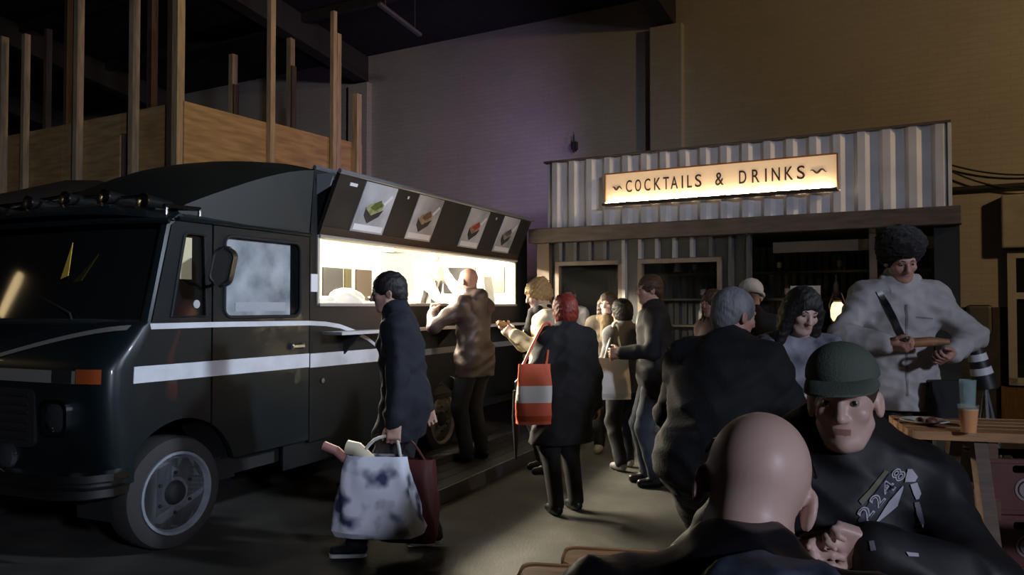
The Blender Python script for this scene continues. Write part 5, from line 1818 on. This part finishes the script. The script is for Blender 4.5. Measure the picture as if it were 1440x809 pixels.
# ================================================================ 12 grey-haired man, back to us
loc = on_floor(1018, 3.55, DECK_Z).to_tuple()
p = Person('grey-haired man in black coat with his back turned', loc, (0.62, 0.78), 1.70, lean=22, head=(-28, 10, 0), bulk=1.22, pelvis=(0, -0.16, 0.72), rh=(0.26, 0.34, 0.86), lh=(-0.22, 0.30, 0.86), lf=(-0.14, -0.02, 0.085), rf=(0.14, 0.06, 0.085), vox=0.007, skin=SKIN_R)
p.garment('coat', BLACK, 0.045, skirt=0.38, flare=0.05, collar=0.42, fold=0.008, seed=25)
p.trousers(BLACKT)
p.shoes()
p.hair('short', HAIR_GR, vox=0.006, fold=0.0015)
p.eyes(EYE_D, HAIR_GR)

# ================================================================ 13 dark-haired woman at the table
loc = on_floor(1120, 4.05, DECK_Z).to_tuple()
p = Person('dark-haired woman in patterned blouse looking down at her food', loc, (-0.12, -1), 1.60, lean=16, head=(12, 20, -6), pelvis=(0, -0.14, 0.76), rh=(0.10, 0.20, 0.90), lh=(-0.16, 0.18, 0.88), vox=0.007, skin=SKIN_P, curl=60)
blm = mat('navy_white_blouse', (0.03, 0.035, 0.07), 0.7, vary=0.6, vscale=7.5, color2=(0.38, 0.38, 0.45))
p.garment('blouse', blm, 0.020, hem=0.12, collar=0.0, seed=28)
p.trousers(BLACKT)
p.shoes()
p.hair('long', HAIR_BK, vox=0.0065, fold=0.003)
p.eyes(EYE_D, HAIR_BK)
g = p.to_world(p.grip['r'])
o = MB().tube([(0, 0, -0.06), (0.012, 0, 0.05), (0.03, 0.0, 0.15)], [0.004, 0.006, 0.009], 8).build('plastic_fork', WHITE, None, smooth=True)
o.location = g
tag(o, 'white plastic fork in the dark-haired woman\'s hand', 'fork')

# ================================================================ 14 person in the white coat
loc = on_floor(1262, 4.56, DECK_Z).to_tuple()
p = Person('person in pale rain jacket and dark fur hat looking down at food', loc, (-0.20, -1), 1.74, lean=9, head=(6, 24, 4), bulk=1.04, pelvis=(0, -0.06, 0.985), rh=(0.13, 0.30, 1.19), lh=(-0.20, 0.26, 1.14), vox=0.0065, skin=SKIN_R, curl=50, rel=(1.0, -0.3, -0.2), lel=(-1.0, -0.3, -0.3), lpalm=(0.4, -0.3, 0.8), rpalm=(-0.3, -0.3, 0.8))
coat_w = mat('pale_rain_jacket', (0.38, 0.36, 0.355), 0.7, vary=0.12, vscale=4, bump=0.25, bscale=14)
p.garment('rain_jacket', coat_w, 0.036, hem=0.17, collar=0.45, fold=0.0055, fscale=0.10, flare=0.03, seed=31, vox=0.010, cuff=0.02)
torso_only = p.garment('torso_only', coat_w, 0.036, hem=0.17, arms=False, fold=0.0055, fscale=0.10, flare=0.03, seed=31, vox=0.012)
p.trousers(BLACKT)
p.shoes()
p.eyes(EYE_D, HAIR_BK)
b = SDF()
b.ell(p.H(0, -0.03, 0.095), v3(0.135, 0.135, 0.098) * p.k, p.Rh, 0.03)
b.ell(p.H(0, -0.05, 0.02), v3(0.115, 0.10, 0.085) * p.k, p.Rh, 0.04)
b.ell(p.H(0, 0.14, -0.05), v3(0.10, 0.09, 0.09) * p.k, p.Rh, 0.02, True)
link_mesh('fur_hat', b.mesh('fur_hat', 0.007, [], 0.007, 0.035, 9), mat('dark_fur', (0.010, 0.008, 0.008), 0.95, bump=0.9, bscale=150), p.root)
jk = p.root.children
jobj = torso_only


def project(obj, pts, direction, off=0.004):
    """drop local points onto a garment along a direction"""
    bvh = BVHTree.FromPolygons([v.co for v in obj.data.vertices], [tuple(q.vertices) for q in obj.data.polygons])
    d = Vector(direction).normalized()
    out = []
    for q in pts:
        h = bvh.ray_cast(Vector(q) - d * 1.0, d)
        out.append((h[0] - d * off) if h[0] is not None else Vector(q))
    return out


def surf_strip(obj, line, width, direction, off, nm, m, parent, n=24):
    """ribbon following points a..b on a garment"""
    a, b2 = Vector(line[0]), Vector(line[1])
    d = Vector(direction).normalized()
    sd = (b2 - a).cross(d).normalized() * width / 2
    row0 = project(obj, [a.lerp(b2, i / n) + sd for i in range(n + 1)], d, off)
    row1 = project(obj, [a.lerp(b2, i / n) - sd for i in range(n + 1)], d, off)
    return MB().grid([row0, row1]).build(nm, m, parent, smooth='all')


N_ = Vector(p.N)
surf_strip(jobj, (N_ + Vector((0.13, 0.3, -0.02)), N_ + Vector((-0.005, 0.3, -0.33))), 0.032, (0, -1, 0), 0.010, 'bag_strap', SHOE_K, p.root, 40)
surf_strip(jobj, (N_ + Vector((-0.005, 0.3, -0.10)), N_ + Vector((-0.02, 0.3, -0.62))), 0.012, (0, -1, 0), 0.003, 'zip', mat('zip_grey', (0.18, 0.17, 0.17), 0.5), p.root, 40)
surf_strip(jobj, (N_ + Vector((-0.06, 0.3, -0.17)), N_ + Vector((-0.16, 0.3, -0.18))), 0.008, (0, -1, 0), 0.003, 'pocket_seam', mat('zip_grey', (0.18, 0.17, 0.17), 0.5), p.root, 12)
bpy.data.objects.remove(torso_only)
b = SDF()
for s in (-1, 1):
    b.cap(p.N + p.R @ v3(s * 0.085, 0.02, 0.05), p.N + p.R @ v3(s * 0.06, 0.10, -0.02), 0.026, 0.014, 0.02)
b.cap(p.N + p.R @ v3(-0.085, 0.02, 0.05), p.N + p.R @ v3(0, -0.09, 0.07), 0.026, k=0.02)
b.cap(p.N + p.R @ v3(0.085, 0.02, 0.05), p.N + p.R @ v3(0, -0.09, 0.07), 0.026, k=0.02)
link_mesh('collar', b.mesh('collar', 0.010, [], 0.003, 0.08), coat_w, p.root)
hb = MB()
bgp = p.to_world(v3(-0.24, 0.13, 0.86))
o = slab_bag('shoulder_bag', 'black shoulder bag at the hip of the pale jacket wearer', 'bag', None, bgp + Vector((0, 0, 0.12)), 0.26, 0.30, 0.11, p.rz + 0.3, BLACK, seed=8)
MB().span((-0.10, -0.09, -0.18), (0.10, -0.06, 0.0)).build('flap', SHOE_K, o, bevel=0.01)
fo = MB().tube([(-0.12, 0, 0), (-0.04, 0.0, 0.012), (0.06, 0, 0.016), (0.15, 0.0, 0.01)], [0.018, 0.026, 0.026, 0.016], 12).build('bread_roll', mat('crust_brown', (0.26, 0.12, 0.05), 0.6, vary=0.3, vscale=20), None, smooth=True)
fo.location = p.to_world((p.grip['l'] + p.grip['r']) / 2 + v3(0.02, 0.0, 0.02))
fo.rotation_euler = (0, -0.05, p.rz + math.pi)
tag(fo, 'long brown bread roll held by the person in the pale jacket', 'food')
# ================================================================ 15 young man with green cap
CAP_D = 2.17
loc = on_floor(1164, CAP_D, DECK_Z)
fc = (-0.14, -1)
hand_t = local_of(loc, fc, at_depth(1226, 774, 1.80))
p = Person('young man in olive cap and black jacket seated facing us', loc.to_tuple(), fc, 1.76, lean=17, head=(-20, 1, 3), bulk=1.16, pelvis=(0, -0.02, 0.485), neck=6,
           lh=hand_t, lel=(-1.0, 0.1, -0.45), rh=(0.20, 0.36, 0.80), rel=(0.8, -0.3, -0.6), lf=(-0.16, 0.30, 0.085), rf=(0.16, 0.34, 0.085), kn=(0, 0.6, 1),
           vox=0.0052, skin=SKIN_P, lfing=(0.95, 0.12, 0.30), lpalm=(0.15, 0.9, -0.35), curl={'l': (8, 22, 48, 60), 'r': 40})
JK = mat('black_shell_jacket', (0.006, 0.006, 0.008), 0.62, bump=0.25, bscale=12)
jo_ = p.garment('jacket', JK, 0.046, hem=0.14, collar=0.30, fold=0.006, fscale=0.11, hood=1.12, seed=41, vox=0.009, cut=False, cuff=0.02)
p.trousers(BLACKT)
p.shoes()
p.eyes(EYE_D, HAIR_BR)
p.hair('crop', HAIR_BR, vox=0.006, fold=0.0)
# cap: tall crown, flat brim
OL = mat('olive_cap', (0.075, 0.09, 0.070), 0.85, bump=0.3, bscale=220)
b = SDF()
b.ell(p.H(0, -0.014, 0.056), v3(0.088, 0.108, 0.088), p.Rh, 0.02)
b.ell(p.H(0, 0.030, 0.088), v3(0.066, 0.055, 0.052), p.Rh, 0.05)
cap_o = link_mesh('cap', b.mesh('cap', 0.006, [(p.H(0, 0, 0.064), p.Rh @ v3(0, -0.16, -1))]), OL, p.root)
rows = []
for i in range(9):
    f = i / 8.0
    row = []
    for q in range(21):
        a = math.radians(-62 + 124 * q / 20)
        r0 = v3(0.087 * math.sin(a), -0.014 + 0.107 * math.cos(a), 0)
        r1 = r0 + v3(0.012 * math.sin(a), 0.078 * max(0.0, 1 - (a / math.radians(62)) ** 4) ** 0.5, 0)
        P_ = r0 * (1 - f) + r1 * f
        z = 0.070 - 0.16 * P_[1] - 0.012 * f * f - 0.012 * abs(math.sin(a)) ** 2 * f
        row.append(Vector(p.H(P_[0], P_[1], z)))
    rows.append(row)
up_ = p.Rh @ v3(0, 0, 0.005)
mb = MB().grid(rows)
mb.grid([[v + Vector(up_) for v in r] for r in rows])
mb.grid([rows[-1], [v + Vector(up_) for v in rows[-1]]])
mb.build('brim', OL, cap_o, smooth=True)
MB().lathe([(0.0, 0.006), (0.007, 0.004), (0.009, 0.0)], 12, p.H(0, -0.012, 0.146), p.Rh @ v3(0, 0, 1)).build('button', OL, cap_o, smooth=True)
for a in range(0, 360, 60):
    pts = []
    for q in range(8):
        e = math.radians(20 + 68 * q / 7)
        ca, sa = math.cos(math.radians(a + 30)), math.sin(math.radians(a + 30))
        pts.append(Vector(p.H(0.0925 * math.cos(e) * ca, -0.012 + 0.1115 * math.cos(e) * sa, 0.058 + 0.0895 * math.sin(e))))
    MB().tube(pts, 0.0022, 5).build('seam', OL, cap_o)

# chest print: outlined digits, stripes
PRW = mat('print_white', (0.42, 0.41, 0.46), 0.6)
PRG = mat('print_grey', (0.16, 0.16, 0.18), 0.6)
PRN = mat('print_navy', (0.012, 0.014, 0.035), 0.6)
PRO = mat('print_olive', (0.10, 0.10, 0.055), 0.6)
bvh = BVHTree.FromPolygons([v.co for v in jo_.data.vertices], [tuple(q.vertices) for q in jo_.data.polygons])
inv = Matrix.Rotation(-p.rz, 3, 'Z')


tors = p.garment('torso_only', JK, 0.046, hem=0.14, collar=0.30, fold=0.006, fscale=0.11, hood=1.12, seed=41, vox=0.010, cut=False, arms=False)
bvt = BVHTree.FromPolygons([v.co for v in tors.data.vertices], [tuple(q.vertices) for q in tors.data.polygons])
bpy.data.objects.remove(tors)
SLEEVE = [False]


def chest(px, py, off=0.004):
    """point on the jacket front hit by the line of sight through a photo pixel"""
    o = inv @ (Vector((0, 0, CAM_H)) - p.loc)
    d = (inv @ ray(px, py)).normalized()
    h = bvh.ray_cast(o, d)
    t = bvt.ray_cast(o, d)
    if t[0] is not None and not SLEEVE[0] and (h[0] is None or t[3] - h[3] > 0.05):
        h = t
    if h[0] is None:
        return None
    return h[0] + h[1] * off


def chest_poly(pts, m, nm, off=0.004, sub=8):
    """patch spanned by two polylines of equal length (left edge, right edge)"""
    A, B = pts

    def along(L, t):
        t *= len(L) - 1
        i = min(int(t), len(L) - 2)
        f = t - i
        return (L[i][0] + (L[i + 1][0] - L[i][0]) * f, L[i][1] + (L[i + 1][1] - L[i][1]) * f)
    rows = []
    for i in range(sub * 2 + 1):
        a, b_ = along(A, i / (sub * 2.0)), along(B, i / (sub * 2.0))
        rows.append([chest(a[0] + (b_[0] - a[0]) * q / 4.0, a[1] + (b_[1] - a[1]) * q / 4.0, off) for q in range(5)])
    if any(v is None for r in rows for v in r):
        return None
    return MB().grid(rows).build(nm, m, p.root, smooth='all')


def chest_line(pts, wpx, m, nm, off=0.006, closed=False):
    out = []
    n = len(pts)
    for i in range(n if closed else n - 1):
        a, b_ = pts[i], pts[(i + 1) % n]
        for t in (0, 0.34, 0.67):
            out.append(chest(a[0] + (b_[0] - a[0]) * t, a[1] + (b_[1] - a[1]) * t, off))
    if not closed:
        out.append(chest(*pts[-1], off))
    out = [o for o in out if o is not None]
    if len(out) > 2:
        MB().tube(out, wpx, 5, closed=closed).build(nm, m, p.root)


chest_poly([[(1243, 662), (1224, 686), (1207, 705)], [(1249, 664), (1229, 690), (1212, 711)]], PRO, 'print_stripe')
chest_poly([[(1250, 666), (1228, 696), (1206, 732)], [(1272, 672), (1248, 704), (1216, 742)]], PRN, 'print_band', 0.003)
chest_poly([[(1269, 684), (1250, 705), (1231, 733)], [(1270, 686), (1262, 712), (1233, 735)]], PRW, 'print_flash')
chest_poly([[(1276, 660), (1273, 672), (1272, 679)], [(1282, 660), (1290, 671), (1286, 678)]], PRW, 'print_corner')
chest_poly([[(1279, 682), (1284, 697), (1288, 704)], [(1289, 679), (1295, 695), (1292, 703)]], PRW, 'print_flash')
chest_poly([[(1285, 708), (1290, 724), (1299, 742)], [(1292, 707), (1299, 727), (1303, 745)]], PRG, 'print_flash')
# digits 2 2 4 8 climbing to the upper right: local axes along the band (u) and across it (v)
u_ = (0.70, -0.80)
v_ = (0.72, 0.50)


def digit(ch, o, w, h):
    """outlined digit: white outline below, dark fill on top, laid on the jacket"""
    for bold, m, off, nm in ((0.035, PRW, 0.005, 'print_digit'), (-0.030, PRN, 0.007, 'print_digit_fill')):
        me = text_mesh(ch, 1.0, 0.0, 1.0, bold)
        bm = bmesh.new()
        bm.from_mesh(me)
        bmesh.ops.triangulate(bm, faces=bm.faces)
        for v in bm.verts:
            a_, c_ = v.co.x / 0.55 * w, v.co.y / 0.70 * h
            q = chest(o[0] + u_[0] * a_ - v_[0] * c_, o[1] + u_[1] * a_ - v_[1] * c_, off)
            if q is not None:
                v.co = q
        bm.to_mesh(me)
        bm.free()
        link_mesh(nm, me, m, p.root)


for ch, o in (('2', (1217, 722)), ('2', (1233, 704)), ('4', (1248, 687)), ('8', (1263, 669))):
    digit(ch, o, 18, 19)
# sleeve marks
SLEEVE[0] = True
chest_poly([[(1273, 777), (1290, 779)], [(1277, 783), (1291, 784)]], PRW, 'sleeve_logo')
chest_poly([[(1222, 762), (1225, 775)], [(1229, 761), (1232, 774)]], PRG, 'cuff_tab')

# ================================================================ 16 bald man in front, back to us
loc = on_floor(1086, 1.06, DECK_Z)
fc = (0.30, 1)
p = Person('bald man in dark jacket seated with his back to us', loc.to_tuple(), fc, 1.78, lean=17, side=-2, head=(4, 27, 12), bulk=1.20, pelvis=(-0.02, -0.08, 0.45), neck=14,
           rh=(-0.04, 0.42, 0.80), lh=(-0.30, 0.44, 0.80), rf=(0.18, 0.40, 0.085), lf=(-0.18, 0.40, 0.085), kn=(0, 0.6, 1), rel=(1, -0.5, -0.6), lel=(-1, -0.5, -0.6), vox=0.0052, skin=SKIN_P)
LE = mat('black_leather_jacket', (0.007, 0.007, 0.009), 0.40, vary=0.3, bump=0.35, bscale=16)
p.garment('jacket', LE, 0.046, hem=0.12, collar=0.42, fold=0.007, fscale=0.11, seed=44, vox=0.009, cut=False)
p.trousers(BLACKT)
p.shoes()
# hood on the right shoulder; the jacket's blue sheen is put into its patchy colour
sheen_m = mat('blue_sheen_cloth', (0.012, 0.014, 0.02), 0.55, vary=0.9, vscale=9.0, color2=(0.07, 0.09, 0.14), bump=0.3, bscale=25, stretch=(1, 1, 2.2))
b = SDF()
b.ell(p.N + p.R @ v3(0.085, -0.105, -0.030), v3(0.155, 0.075, 0.085), p.R @ rot('Y', 14), 0.05)
b.cap(p.N + p.R @ v3(0.0, -0.11, 0.0), p.N + p.R @ v3(0.235, -0.05, -0.075), 0.055, 0.05, 0.05)
b.cap(p.N + p.R @ v3(0.08, -0.13, -0.06), p.N + p.R @ v3(0.17, -0.13, -0.20), 0.055, 0.05, 0.05)
link_mesh('hood', b.mesh('hood', 0.008, [], 0.009, 0.09, 7), sheen_m, p.root)
# sunglasses pushed up on the crown
fr_m = mat('glasses_black', (0.01, 0.01, 0.01), 0.25)
sgl = empty('sunglasses', p.to_world(p.H(0, 0.06, 0.09)), p.rz, 'black sunglasses pushed up on the bald man\'s crown', 'glasses')
Mh = Matrix(p.Rh.tolist())
for s in (-1, 1):
    pts = round_rect(-0.024, -0.019, 0.024, 0.019, 0.013)
    ln = MB().panel(pts, [], lambda a, c, s=s: Mh @ Vector((s * 0.033 + a, 0.016 - abs(s * 0.033 + a) * 0.30 - c * 0.6, 0.020 - abs(s * 0.033 + a) * 0.2 + c * 0.75)), lambda a, c, s=s: Mh @ Vector((s * 0.033 + a, 0.019 - abs(s * 0.033 + a) * 0.30 - c * 0.6, 0.023 - abs(s * 0.033 + a) * 0.2 + c * 0.75)))
    ln.build('lens', mat('lens_black', (0.006, 0.006, 0.008), 0.1), sgl)
    MB().tube([Mh @ Vector((s * 0.056, 0.0, 0.012)), Mh @ Vector((s * 0.0765, -0.055, -0.022)), Mh @ Vector((s * 0.082, -0.095, -0.055))], 0.0032, 6).build('temple', fr_m, sgl)
MB().tube([Mh @ Vector((-0.012, 0.014, 0.020)), Mh @ Vector((0, 0.016, 0.024)), Mh @ Vector((0.012, 0.014, 0.020))], 0.003, 6).build('bridge', fr_m, sgl)
# ================================================================ TABLES, BENCHES AND WHAT STANDS ON THEM
wood_a = [mat('table_wood_%d' % i, c, 0.55, vary=0.3, vscale=3, stretch=(1, 9, 9), bump=0.2, bscale=20) for i, c in enumerate(((0.36, 0.18, 0.07), (0.33, 0.16, 0.06), (0.38, 0.20, 0.085)))]
wood_d = mat('dark_table_wood', (0.10, 0.055, 0.03), 0.6, vary=0.3, stretch=(1, 6, 6))


def picnic_table(label, O, rz, L, n, pw, z, bench=True, seed=0, left_ends=None):
    t = empty('picnic_table', (O[0], O[1], DECK_Z), rz, label, 'table', 'picnic tables on the deck')
    rs = random.Random(seed)
    for i in range(n):
        x0 = rs.uniform(0, 0.03) if left_ends is None else left_ends[i]
        pts = round_rect(x0, i * pw + 0.004, L, (i + 1) * pw - 0.004, 0.03, 4)
        MB().panel(pts, [], lambda a, b: Vector((a, b, z - 0.045)), lambda a, b: Vector((a, b, z))).build('table_plank', wood_a[i % 3], t, bevel=0.004)
    w = n * pw
    for x in (0.35, L - 0.35):
        for s in (-1, 1):
            MB().panel([(0.0, 0.0), (0.09, 0.0), (0.09, z - 0.045), (0.0, z - 0.045)], [], lambda a, b, x=x, s=s: Vector((x - 0.03, w / 2 + s * (0.16 + 0.30 * (1 - b / z)) + a - 0.045, b)), lambda a, b, x=x, s=s: Vector((x + 0.03, w / 2 + s * (0.16 + 0.30 * (1 - b / z)) + a - 0.045, b))).build('leg', wood_d, t)
        MB().span((x + 0.03, -0.28 if bench else 0.0, 0.36), (x + 0.075, w + (0.28 if bench else 0.0), 0.45)).build('cross_beam', wood_d, t)
        MB().span((x + 0.03, 0.03, z - 0.13), (x + 0.075, w - 0.03, z - 0.045)).build('cross_beam', wood_d, t)
    if bench:
        for y in (-0.30, w + 0.06):
            MB().span((0.02, y, 0.45), (L - 0.02, y + 0.24, 0.49)).build('bench_plank', wood_a[1], t, bevel=0.004)
    return t


# front table: its rounded plank ends show at the bottom of the picture
TZ0 = 0.755
picnic_table('picnic table with rounded orange-brown planks between the bald man and capped man', (0.04, 1.52), math.radians(-10), 1.8, 4, 0.15, TZ0, bench=False, seed=3, left_ends=(-0.28, -0.19, -0.09, 0.0))
# right-hand table with the beer
rt = picnic_table('picnic table carrying the beer cup and a paper plate', (1.96, 3.92), math.radians(-14), 2.0, 4, 0.13, 0.78, bench=False, seed=5)
for lab, x, y in (('plain plank bench under the capped young man', 0.45, 2.14), ('plain plank bench under the bald man', -0.2, 0.82)):
    b_ = empty('bench', (x, y, DECK_Z), math.radians(-8), lab, 'bench')
    for i in range(2):
        MB().span((0.0, i * 0.14, 0.31), (1.3, i * 0.14 + 0.132, 0.35)).build('seat_plank', wood_a[i], b_, bevel=0.004)
    for xx in (0.15, 1.1):
        MB().span((xx, 0.02, 0.0), (xx + 0.05, 0.25, 0.31)).build('leg', wood_d, b_)
bn = empty('bench', (2.45, 3.35, DECK_Z), math.radians(-9), 'low dark wooden bench in front of the red crates', 'bench')
for i in range(2):
    MB().span((0.0, i * 0.13, 0.42), (1.7, i * 0.13 + 0.122, 0.455)).build('seat_plank', wood_a[i], bn, bevel=0.004)
for x in (0.2, 1.5):
    MB().span((x, 0.02, 0.0), (x + 0.05, 0.24, 0.42)).build('leg', wood_d, bn)
MB().span((0.22, 0.10, 0.15), (1.5, 0.15, 0.22)).build('stretcher', wood_a[2], bn)
# little table between the grey-haired man and the dark-haired woman
mt = empty('side_table', (1.34, 3.62, DECK_Z), math.radians(-6), 'small wooden table in front of the dark-haired woman', 'table')
for i in range(3):
    MB().span((-0.25, -0.18 + i * 0.13, 0.74), (0.36, -0.18 + i * 0.13 + 0.122, 0.775)).build('table_plank', wood_a[i], mt, bevel=0.004)
for x in (-0.2, 0.3):
    for y in (-0.15, 0.17):
        MB().span((x - 0.025, y - 0.025, 0), (x + 0.025, y + 0.025, 0.74)).build('leg', wood_d, mt)

TT = DECK_Z + 0.78
# beer in a plastic cup
P_ = at_depth(1362, 600, 3.82)
beer = empty('beer_cup', (P_.x, 3.82, TT), 0, 'clear plastic cup of amber beer on the right-hand table', 'cup')
clear = mat('clear_plastic', (0.85, 0.88, 0.9), 0.08, trans=1.0, spec=0.5)
MB().lathe([(0.034, 0.0), (0.047, 0.135), (0.049, 0.135), (0.0485, 0.138), (0.046, 0.138), (0.033, 0.004), (0.0, 0.004), (0.0, 0.0)], 28).build('cup_wall', mat('cup_film', (0.7, 0.72, 0.75), 0.15, alpha=0.10), beer, smooth=True)
MB().lathe([(0.0, 0.005), (0.0325, 0.005), (0.0435, 0.112), (0.0, 0.112)], 28).build('beer', mat('amber_beer', (0.80, 0.30, 0.02), 0.2, vary=0.1), beer, smooth=True)
MB().lathe([(0.0, 0.112), (0.0437, 0.112), (0.0442, 0.120), (0.0, 0.121)], 24).build('foam', mat('beer_foam', (0.55, 0.42, 0.22), 0.7), beer, smooth=True)
P2 = at_depth(1361, 560, 4.0)
cc = empty('empty_cup', (P2.x, 4.0, TT), 0, 'tall clear empty glass standing behind the beer cup', 'glass')
MB().lathe([(0.030, 0.0), (0.040, 0.24), (0.041, 0.242), (0.038, 0.242), (0.028, 0.006), (0.0, 0.006), (0.0, 0.0)], 24).build('glass_wall', mat('glass_film', (0.45, 0.6, 0.58), 0.08, alpha=0.3), cc, smooth=True)
MB().lathe([(0.0, 0.02), (0.028, 0.02), (0.031, 0.06), (0.0, 0.06)], 20).build('ice', mat('melt_water', (0.4, 0.55, 0.52), 0.2), cc, smooth=True)
# paper plate with scraps
P3 = at_depth(1300, 584, 4.14)
pl_ = empty('paper_plate', (P3.x, 4.14, TT), 0, 'white paper plate with food scraps on the right-hand table', 'plate')
MB().lathe([(0.0, 0.0), (0.075, 0.0), (0.11, 0.015), (0.118, 0.016), (0.118, 0.02), (0.108, 0.019), (0.074, 0.004), (0.0, 0.004)], 28).build('plate', WHITE, pl_, smooth=True)
for x, y, r in ((-0.02, 0.01, 0.022), (0.03, -0.01, 0.028), (0.055, 0.02, 0.02)):
    MB().lathe([(0.0, 0.003), (r, 0.006), (r * 0.9, 0.02), (r * 0.4, 0.03), (0.0, 0.032)], 12, (x, y, 0)).build('scrap', mat('food_scrap', (0.12, 0.05, 0.03), 0.6), pl_, smooth=True)
P4 = at_depth(1118, 560, 3.62)
fp = empty('food_tray', (P4.x, 3.58, DECK_Z + 0.775), 0.2, 'orange-brown cardboard food tray in front of the dark-haired woman', 'tray')
MB().panel([(-0.10, -0.06), (0.10, -0.06), (0.10, 0.06), (-0.10, 0.06)], [], lambda a, b: Vector((a * 0.85, b * 0.85, 0)), lambda a, b: Vector((a, b, 0.045))).build('tray', mat('kraft_card', (0.50, 0.20, 0.06), 0.7), fp)
MB().lathe([(0.0, 0.045), (0.05, 0.046), (0.04, 0.062), (0.0, 0.068)], 14).build('food', mat('food_scrap', (0, 0, 0)), fp, smooth=True)

# red crates under the table
crm = mat('crate_dark_red', (0.085, 0.014, 0.012), 0.5, vary=0.2)
crl = mat('crate_mark_white', (0.20, 0.17, 0.16), 0.6)


def crate(O, rz, label):
    c = empty('drinks_crate', O, rz, label, 'crate', 'red drinks crates')
    w, d, h = 0.42, 0.32, 0.29
    MB().span((-w / 2, -d / 2, 0), (w / 2, d / 2, 0.02)).build('floor', crm, c)
    for y in (-1, 1):
        MB().panel([(-w / 2, 0), (w / 2, 0), (w / 2, h), (-w / 2, h)], [round_rect(-0.07, 0.215, 0.07, 0.255, 0.015)], lambda a, b, y=y: Vector((a, y * d / 2, b)), lambda a, b, y=y: Vector((a, y * (d / 2 - 0.016), b))).build('side', crm, c)
    for x in (-1, 1):
        MB().span((x * w / 2 - 0.008, -d / 2, 0), (x * w / 2 + 0.008, d / 2, h)).build('side', crm, c)
    for z in (0.012, h - 0.012):
        MB().span((-w / 2 - 0.012, -d / 2 - 0.010, z - 0.011), (w / 2 + 0.012, -d / 2, z + 0.011)).build('rim', crm, c)
    em_ = MB().cyl((0, -d / 2 - 0.0005, 0.13), (0, -d / 2 - 0.005, 0.13), 0.062, n=24).build('round_mark', crl, c)
    MB().tube([Vector((0.045 * math.cos(a), -d / 2 - 0.006, 0.13 + 0.045 * math.sin(a))) for a in [2 * math.pi * i / 24 for i in range(24)]], 0.004, 5, closed=True).build('mark_ring', crm, em_)
    return c


P5 = at_depth(1415, 650, 4.35)
for k, lab in enumerate(('dark red drinks crate with a round pale mark, at the bottom of the stack', 'dark red drinks crate with a round pale mark, at the top of the stack')):
    crate((P5.x, 4.30, DECK_Z + 0.005 + 0.296 * k), math.radians(-8), lab)
P6 = at_depth(1337, 640, 4.18)
bb = MB().lathe([(0.0, 0.0), (0.06, 0.0), (0.062, 0.02), (0.062, 0.16), (0.05, 0.2), (0.05, 0.24), (0.0, 0.245)], 18).build('steel_can', mat('can_blue_grey', (0.20, 0.23, 0.28), 0.35, 0.4), None, smooth=True, loc=(P6.x, 4.18, DECK_Z + 0.28))
tag(bb, 'blue-grey metal canister on a low stool under the table', 'canister')
sto = empty('low_stool', (P6.x, 4.18, DECK_Z), 0.1, 'low dark stool under the table carrying a canister', 'stool')
MB().panel(round_rect(-0.14, -0.14, 0.14, 0.14, 0.03), [], lambda a, b: Vector((a, b, 0.25)), lambda a, b: Vector((a, b, 0.28))).build('seat', wood_d, sto)
for x in (-0.11, 0.11):
    for y in (-0.11, 0.11):
        MB().span((x - 0.015, y - 0.015, 0), (x + 0.015, y + 0.015, 0.25)).build('leg', wood_d, sto)

# striped drum lamp on thin metal legs behind the table
D_ = 5.0
q0, q1 = at_depth(1368, 478, D_), at_depth(1386, 545, D_)
sl = empty('striped_lamp', ((q0.x + q1.x) / 2, D_, DECK_Z), 0, 'black and white striped drum on thin metal legs behind the table', 'lamp')
o0 = Vector(((q0.x + q1.x) / 2, D_, DECK_Z))
a0, b0 = q0 - o0, q1 - o0
bk, wh = mat('stripe_black', (0.01, 0.01, 0.012), 0.5), mat('stripe_white', (0.55, 0.55, 0.58), 0.5)
for i in range(7):
    r0_ = 0.045 + 0.03 * i / 7.0
    r1_ = 0.045 + 0.03 * (i + 1) / 7.0
    MB().cyl(a0.lerp(b0, i / 7.0), a0.lerp(b0, (i + 1) / 7.0), r0_, r1_, 20).build('stripe', wh if i in (0, 2, 4) else bk, sl, smooth=True)
steel = mat('thin_steel', (0.22, 0.23, 0.25), 0.35, 0.7)
for dx, dy in ((0.14, -0.10), (-0.05, 0.14), (-0.02, -0.12)):
    MB().cyl((b0.x + 0.0, 0, b0.z + 0.01), (b0.x + dx, dy, 0.0), 0.010, n=8).build('leg', steel, sl, smooth=True)
MB().tube([(b0.x + 0.07, -0.05, 0.4), (b0.x - 0.02, 0.07, 0.4), (b0.x - 0.01, -0.06, 0.4)], 0.007, 6, closed=True).build('brace', steel, sl)
